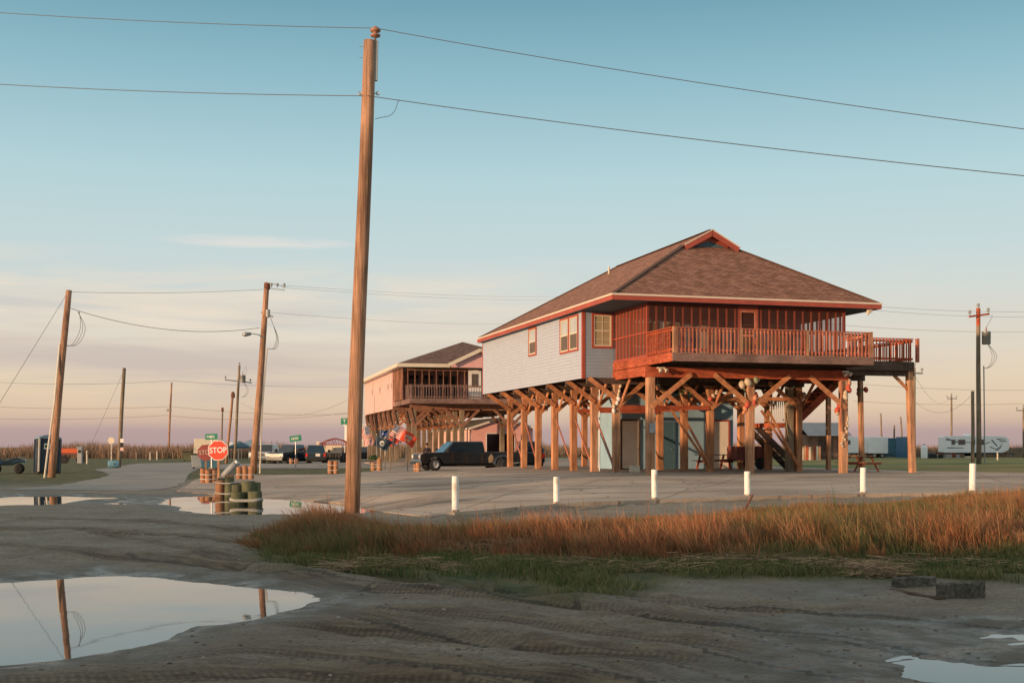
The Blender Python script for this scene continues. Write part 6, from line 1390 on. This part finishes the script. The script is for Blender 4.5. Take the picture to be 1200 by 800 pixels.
# ---------------------------------------------------------------- flags
def uvnode(nt):
    tc = nt.nodes.new('ShaderNodeTexCoord'); sp = nt.nodes.new('ShaderNodeSeparateXYZ'); nt.links.new(tc.outputs['UV'], sp.inputs[0]); return tc, sp
def flagmat(name, kind):
    m = bpy.data.materials.new(name); m.use_nodes = True; nt = m.node_tree; b = nt.nodes['Principled BSDF']; b.inputs['Roughness'].default_value = .85; N = nt.nodes.new; L = nt.links.new; tc, sp = uvnode(nt)
    def math_(op, a, c): n = N('ShaderNodeMath'); n.operation = op; [L(v, n.inputs[i]) if not isinstance(v, (int,float)) else setattr(n.inputs[i], 'default_value', v) for i, v in enumerate((a, c))]; return n.outputs[0]
    def mix(f, a, c):
        x_ = N('ShaderNodeMix'); x_.data_type = 'RGBA'; L(f, x_.inputs[0])
        for s_, v in ((x_.inputs[6], a), (x_.inputs[7], c)):
            if isinstance(v, tuple): s_.default_value = (*v,1)
            else: L(v, s_)
        return x_.outputs[2]
    def disc(cx, cy, r, asp=1.0):
        return math_('LESS_THAN', math_('ADD', math_('POWER', math_('MULTIPLY', math_('SUBTRACT', sp.outputs[0], cx), asp), 2), math_('POWER', math_('SUBTRACT', sp.outputs[1], cy), 2)), r*r)
    if kind == 'stripes':
        s = math_('LESS_THAN', math_('MODULO', math_('ADD', math_('MULTIPLY', sp.outputs[1], 6.5), 0.0), 1.0), .5); c = mix(s, (.70,.66,.62), (.50,.035,.035))
        can = math_('MULTIPLY', math_('LESS_THAN', sp.outputs[0], .42), math_('GREATER_THAN', sp.outputs[1], .46)); c = mix(can, c, (.025,.045,.14))
        vo = N('ShaderNodeTexVoronoi'); vo.inputs['Scale'].default_value = 13; vo.inputs['Randomness'].default_value = 0; L(tc.outputs['UV'], vo.inputs['Vector'])
        st = math_('MULTIPLY', can, math_('LESS_THAN', vo.outputs['Distance'], .26)); c = mix(st, c, (.7,.68,.65))
    elif kind == 'red':
        c = mix(disc(.52,.52,.15,1.3), (.66,.075,.03), (.30,.27,.24)); c = mix(disc(.38,.62,.12,.8), c, (.42,.38,.32)); c = mix(disc(.62,.64,.10,.8), c, (.36,.33,.28)); c = mix(disc(.50,.28,.07,.5), c, (.60,.42,.22))
    elif kind == 'dark':
        c = mix(disc(.5,.5,.26,1.4), (.02,.045,.075), (.55,.53,.50)); c = mix(disc(.52,.5,.17,1.4), c, (.03,.05,.08)); c = mix(disc(.45,.62,.09,1.4), c, (.6,.57,.52))
    elif kind == 'cross':
        d1 = math_('ABSOLUTE', math_('SUBTRACT', sp.outputs[0], sp.outputs[1]), 0); d2 = math_('ABSOLUTE', math_('SUBTRACT', math_('ADD', sp.outputs[0], sp.outputs[1]), 1.0), 0); mn = math_('MINIMUM', d1, d2)
        c = mix(math_('LESS_THAN', mn, .16), (.52,.035,.03), (.6,.5,.42)); c = mix(math_('LESS_THAN', mn, .11), c, (.03,.05,.12))
    else: c = mix(disc(.5,.5,.2,1.4), (.03,.08,.24), (.5,.5,.5))
    L(c, b.inputs['Base Color']); M[name] = m
for k in ('stripes','red','dark','cross','blue'): flagmat('flag_'+k, k)
def flag(px, py, Y, w, h, ang, kind, label, base_px, pole_top=None, seed=0):
    # (px,py): hoist top corner; the cloth hangs at angle ang from the pole head
    c = at(px, py, Y); bx = gnd(base_px, Y, False); bz = slab(bx.x, bx.y); root = empty('flag_on_pole', (bx.x, bx.y, bz), 0, label, 'flag', 'flags before the pink house')
    o = Vector((bx.x, bx.y, bz)); top = (Vector(pole_top) if pole_top else c+Vector((0,0,.12)))-o
    MB().tube([(0,0,-.05), top], [.03,.018], 8).build('flagpole', 'metal' if kind != 'stripes' else 'pole_grey', root, smooth=True); MB().ball(top, .04).build('finial', 'cream', root)
    nx, ny = 18, 12; mb = MB(); ca, sa = math.cos(ang), math.sin(ang)
    for j in range(ny+1):
        for i in range(nx+1):
            u, v = i/nx, j/ny; wv = .10*math.sin(u*9+seed+v*2)*u+.05*math.sin(v*7+seed)*u; lx, lz = u*w, -v*h-.06*u*math.sin(u*5+seed)
            mb.v.append(tuple(c-o+Vector((lx*ca-lz*sa+.05*math.sin(u*9+seed)*u, wv, lx*sa+lz*ca))))
    for j in range(ny):
        for i in range(nx):
            a = j*(nx+1)+i; mb.uv[len(mb.f)] = [(i/nx,1-j/ny),((i+1)/nx,1-j/ny),((i+1)/nx,1-(j+1)/ny),(i/nx,1-(j+1)/ny)]; mb.f.append((a,a+1,a+nx+2,a+nx+1))
    mb.build('flag_cloth', 'flag_'+kind, root, smooth=True)
flag(432.8, 499, 80, 1.25, .62, math.radians(-78), 'stripes', 'striped flag hanging limp on the leftmost flag pole', 434.5, seed=1)
flag(464, 496.5, 79, .95, .85, math.radians(-32), 'stripes', 'large tilted striped flag flying in the middle of the flags', 456.5, seed=2)
flag(474, 503.5, 78.6, 1.0, .72, math.radians(-28), 'red', 'orange red flag with round emblem, rightmost of the flags', 478, seed=3)
flag(441.5, 511, 79.6, .95, .62, math.radians(-20), 'dark', 'dark navy flag with pale emblem below the small blue flag', 442, seed=4)
flag(452, 514, 79.8, .70, .50, math.radians(5), 'cross', 'red flag with a dark diagonal cross below the large striped flag', 451, seed=5)
flag(446, 503.5, 80.2, .45, .42, math.radians(-10), 'blue', 'small blue flag above the dark navy flag', 446.5, seed=6)

# ---------------------------------------------------------------- a person by the pickup
def person():
    g = on_lot(500.5, 84.5); root = empty('person', g, math.radians(200), 'person in dark jacket and blue trousers standing behind the black pickup hood', 'person')
    J = {'pelvis':(0,0,.93),'belly':(0,0,1.08),'chest':(0,.0,1.30),'neck':(0,-.01,1.48),'head':(0,-.02,1.56),'crown':(0,-.02,1.70)}
    for s, n in ((-1,'l'),(1,'r')):
        J.update({'hip'+n:(s*.10,0,.90),'knee'+n:(s*.12,-.03*s,.50),'ank'+n:(s*.13,.0,.09),'toe'+n:(s*.15,-.16,.05),'sh'+n:(s*.19,0,1.42),'el'+n:(s*.27,-.02,1.14),'wr'+n:(s*.24,-.18,.96),'ha'+n:(s*.22,-.25,.92)})
    names = list(J); E_ = [('pelvis','belly'),('belly','chest'),('chest','neck'),('neck','head'),('head','crown')]
    for n in 'lr': E_ += [('pelvis','hip'+n),('hip'+n,'knee'+n),('knee'+n,'ank'+n),('ank'+n,'toe'+n),('chest','sh'+n),('sh'+n,'el'+n),('el'+n,'wr'+n),('wr'+n,'ha'+n)]
    Rr = {'pelvis':.15,'belly':.135,'chest':.155,'neck':.055,'head':.09,'crown':.085,'hip':.10,'knee':.065,'ank':.045,'toe':.04,'sh':.07,'el':.05,'wr':.035,'ha':.035}
    me = bpy.data.meshes.new('body'); me.from_pydata([J[n] for n in names], [(names.index(a), names.index(b_)) for a, b_ in E_], []); o = bpy.data.objects.new('body', me); COL.objects.link(o); o.parent = root
    sk = o.modifiers.new('skin', 'SKIN'); sd = o.modifiers.new('sub', 'SUBSURF'); sd.levels = 2; sd.render_levels = 2
    for k, n in enumerate(names): r = Rr.get(n) or Rr[n[:-1]]; me.skin_vertices[0].data[k].radius = (r, r*(.72 if n in ('chest','belly','pelvis') else 1)); me.skin_vertices[0].data[k].use_root = (k == 0)
    dg = bpy.context.evaluated_depsgraph_get(); m2 = bpy.data.meshes.new_from_object(o.evaluated_get(dg)); o.modifiers.clear(); o.data = m2; m2.name = 'body'
    m2.materials.clear()
    for mm in ('skin','cloth_dark','cloth_blue','black'): m2.materials.append(M[mm])
    for p in m2.polygons:
        z = p.center.z; x = abs(p.center.x); p.use_smooth = True
        p.material_index = 0 if z > 1.47 or (p.center.y < -.20 and .85 < z < 1.05 and x > .15) else (1 if z > .93 or (x > .19 and z > .85) else (2 if z > .12 else 3))
    MB().ball((0,.005,1.71), .105, 14, 1.0).build('hair', 'hair', root, smooth=True); MB().ball((0,-.115,1.63), .018, 8).build('nose', 'skin', root)
person()

# ---------------------------------------------------------------- unseen house, added and sized to shade the pillar feet
def shade_house(dist, off, w, z0, z1, label, dep=8):
    cx, cy = -LX*dist+(-LY)*off, -LY*dist+LX*off; root = empty('shading_house', (cx, cy, 0), math.atan2(LX, -LY), label, 'house'); 
    MB().box(-w/2, w/2, -dep, 0, z0, z1-1.2).build('wall', 'cream', root)
    MB().prism([(-w/2-.4,z1-1.21),(w/2+.4,z1-1.21),(w/2-2,z1),(-w/2+2,z1)], -dep-.4, .4).build('roof', 'shingle_b', root)
    for x in np.arange(-w/2+.3, w/2, 3): MB().box(x-.15, x+.15, -.45, -.15, 0, z0-.001).build('pillar', 'timber', root); MB().box(x-.15, x+.15, -dep+.3, -dep+.6, 0, z0-.001).build('pillar', 'timber', root)
shade_house(30, 38.3, 8, 4.0, 7.1, 'unseen stilt house added to shade the pillar feet')
# ---------------------------------------------------------------- world, sun, camera
def world():
    w = bpy.data.worlds.new('World'); SC.world = w; w.use_nodes = True; nt = w.node_tree; nt.nodes.clear(); N = nt.nodes.new; L = nt.links.new
    out = N('ShaderNodeOutputWorld'); bg = N('ShaderNodeBackground'); bg2 = N('ShaderNodeBackground'); add = N('ShaderNodeAddShader')
    sky = N('ShaderNodeTexSky'); sky.sky_type = 'NISHITA'; sky.sun_disc = False; sky.sun_elevation = SUN_EL; sky.sun_rotation = math.atan2(-LX, -LY); sky.air_density = 1.2; sky.dust_density = 1.5; sky.ozone_density = 2
    L(sky.outputs[0], bg2.inputs[0]); bg2.inputs[1].default_value = SKYK
    tc = N('ShaderNodeTexCoord'); nm = N('ShaderNodeVectorMath'); nm.operation = 'NORMALIZE'; L(tc.outputs['Generated'], nm.inputs[0]); sp = N('ShaderNodeSeparateXYZ'); L(nm.outputs[0], sp.inputs[0])
    def m(op, *a):
        n = N('ShaderNodeMath'); n.operation = op
        for i, v in enumerate(a):
            if isinstance(v, (int, float)): n.inputs[i].default_value = v
            else: L(v, n.inputs[i])
        return n.outputs[0]
    zc = m('MULTIPLY', m('MAXIMUM', sp.outputs[2], 0.0), 2.0)
    rp = N('ShaderNodeValToRGB'); L(zc, rp.inputs['Fac']); cr = rp.color_ramp; cr.interpolation = 'B_SPLINE' if False else 'LINEAR'
    lin = lambda c: tuple((v/255/12.92 if v/255 <= .04045 else ((v/255+.055)/1.055)**2.4) for v in c)
    stops = SKY
    while len(cr.elements) < len(stops): cr.elements.new(.5)
    for e, (p, c) in zip(cr.elements, stops): e.position = min(1, p*2); e.color = (*lin(c), 1)
    col = rp.outputs['Color']
    def mix(f, a, c, blend='MIX'):
        x_ = N('ShaderNodeMix'); x_.data_type = 'RGBA'; x_.blend_type = blend
        L(f, x_.inputs[0]) if not isinstance(f, float) else setattr(x_.inputs[0], 'default_value', f)
        for s_, v in ((x_.inputs[6], a), (x_.inputs[7], c)):
            if isinstance(v, tuple): s_.default_value = (*v, 1)
            else: L(v, s_)
        return x_.outputs[2]
    # thin clouds: long streaks in bands of elevation
    az = m('ARCTAN2', sp.outputs[0], sp.outputs[1]); cb = N('ShaderNodeCombineXYZ'); L(m('MULTIPLY', az, 2.4), cb.inputs[0]); L(m('MULTIPLY', sp.outputs[2], 22.0), cb.inputs[1])
    def band(lo, a, b_, hi):
        r = N('ShaderNodeValToRGB'); e = r.color_ramp.elements; e[0].position = lo; e[0].color = (0,0,0,1); e[1].position = a; e[1].color = (1,1,1,1)
        for p, v in ((b_, 1), (hi, 0)): q = e.new(p); q.color = (v,v,v,1)
        L(sp.outputs[2], r.inputs['Fac']); return r.outputs['Color']
    def nz(scale, seed, det, lo, hi, amt):
        mp = N('ShaderNodeMapping'); mp.inputs['Location'].default_value = (seed, seed*1.7, 0); L(cb.outputs[0], mp.inputs[0]); n = N('ShaderNodeTexNoise'); n.inputs['Scale'].default_value = scale; n.inputs['Detail'].default_value = det; n.inputs['Roughness'].default_value = .55; n.inputs['Distortion'].default_value = .4
        L(mp.outputs[0], n.inputs['Vector']); r = N('ShaderNodeValToRGB'); e = r.color_ramp.elements; e[0].position = lo; e[0].color = (0,0,0,1); e[1].position = hi; e[1].color = (amt,)*3+(1,); L(n.outputs['Fac'], r.inputs['Fac']); return r.outputs['Color']
    left = N('ShaderNodeMapRange'); left.inputs['From Min'].default_value = .15; left.inputs['From Max'].default_value = -.12; L(az, left.inputs['Value'])
    f1 = m('MULTIPLY', nz(1.6, 3.1, 5, .38, .60, .75), band(.025,.045,.085,.125)); f1 = m('MULTIPLY', f1, m('ADD', m('MULTIPLY', left.outputs[0], .85), .25))
    col = mix(f1, col, lin((198,184,178)))
    f2 = m('MULTIPLY', nz(2.3, 8.4, 6, .40, .62, .85), band(.07,.095,.125,.155)); f2 = m('MULTIPLY', f2, m('ADD', m('MULTIPLY', left.outputs[0], .85), .15)); col = mix(f2, col, lin((232,218,200)))
    # one thin wisp above the left pole line
    cw = N('ShaderNodeMapping'); 
    wd = m('ADD', m('POWER', m('DIVIDE', m('ADD', az, .205), .085), 2), m('POWER', m('DIVIDE', m('SUBTRACT', m('ADD', sp.outputs[2], m('MULTIPLY', az, -.0)), .1615), .0058), 2))
    wf = m('MULTIPLY', m('MAXIMUM', m('SUBTRACT', 1.0, wd), 0.0), nz(5.0, 1.2, 5, .3, .6, .75)); col = mix(wf, col, lin((232,222,214)))
    # warm glow low in the sunward half of the sky
    dt = N('ShaderNodeVectorMath'); dt.operation = 'DOT_PRODUCT'; L(nm.outputs[0], dt.inputs[0]); dt.inputs[1].default_value = (-LX, -LY, 0)
    gl = m('MULTIPLY', m('POWER', m('MAXIMUM', dt.outputs['Value'], 0.0), 4.0), m('POWER', m('SUBTRACT', 1.0, m('MINIMUM', m('ABSOLUTE', sp.outputs[2]), 1.0)), 8.0))
    col = mix(m('MULTIPLY', gl, .9), col, (1.8, 1.0, .5))
    L(col, bg.inputs[0]); bg.inputs[1].default_value = 1.0; L(bg.outputs[0], add.inputs[0]); L(bg2.outputs[0], add.inputs[1]); L(add.outputs[0], out.inputs[0])
SKYK = .02
SKY = [(0,(178,155,154)),(.013,(182,158,156)),(.021,(206,180,162)),(.034,(224,199,170)),(.052,(226,206,180)),(.08,(218,208,194)),(.115,(208,211,206)),(.15,(196,211,212)),(.21,(178,207,213)),(.28,(144,185,198)),(.345,(108,157,174)),(.45,(140,165,172)),(1.0,(188,188,184))]
world()
sl = bpy.data.lights.new('sun', 'SUN'); sl.energy = 5.0; sl.angle = math.radians(.55); sl.color = (1.0, .63, .36)
so = bpy.data.objects.new('sun', sl); COL.objects.link(so); so.rotation_euler = Vector((LX*math.cos(SUN_EL), LY*math.cos(SUN_EL), -math.sin(SUN_EL))).to_track_quat('-Z', 'Y').to_euler()
cd = bpy.data.cameras.new('camera'); co = bpy.data.objects.new('camera', cd); COL.objects.link(co); SC.camera = co
cd.sensor_width = 36; cd.lens = F/1200*36; cd.clip_start = .1; cd.clip_end = 20000; co.location = (0,0,EYE); co.rotation_euler = (math.pi/2,0,0); cd.shift_y = (HZ-400)/1200
SC.view_settings.view_transform = 'Standard'; SC.view_settings.look = 'None'; SC.view_settings.exposure = 0; SC.view_settings.gamma = 1
SC.render.engine = 'CYCLES'; SC.cycles.max_bounces = 6; SC.cycles.transparent_max_bounces = 12; SC.cycles.use_denoising = True
SC.render.resolution_x = 1024; SC.render.resolution_y = 682
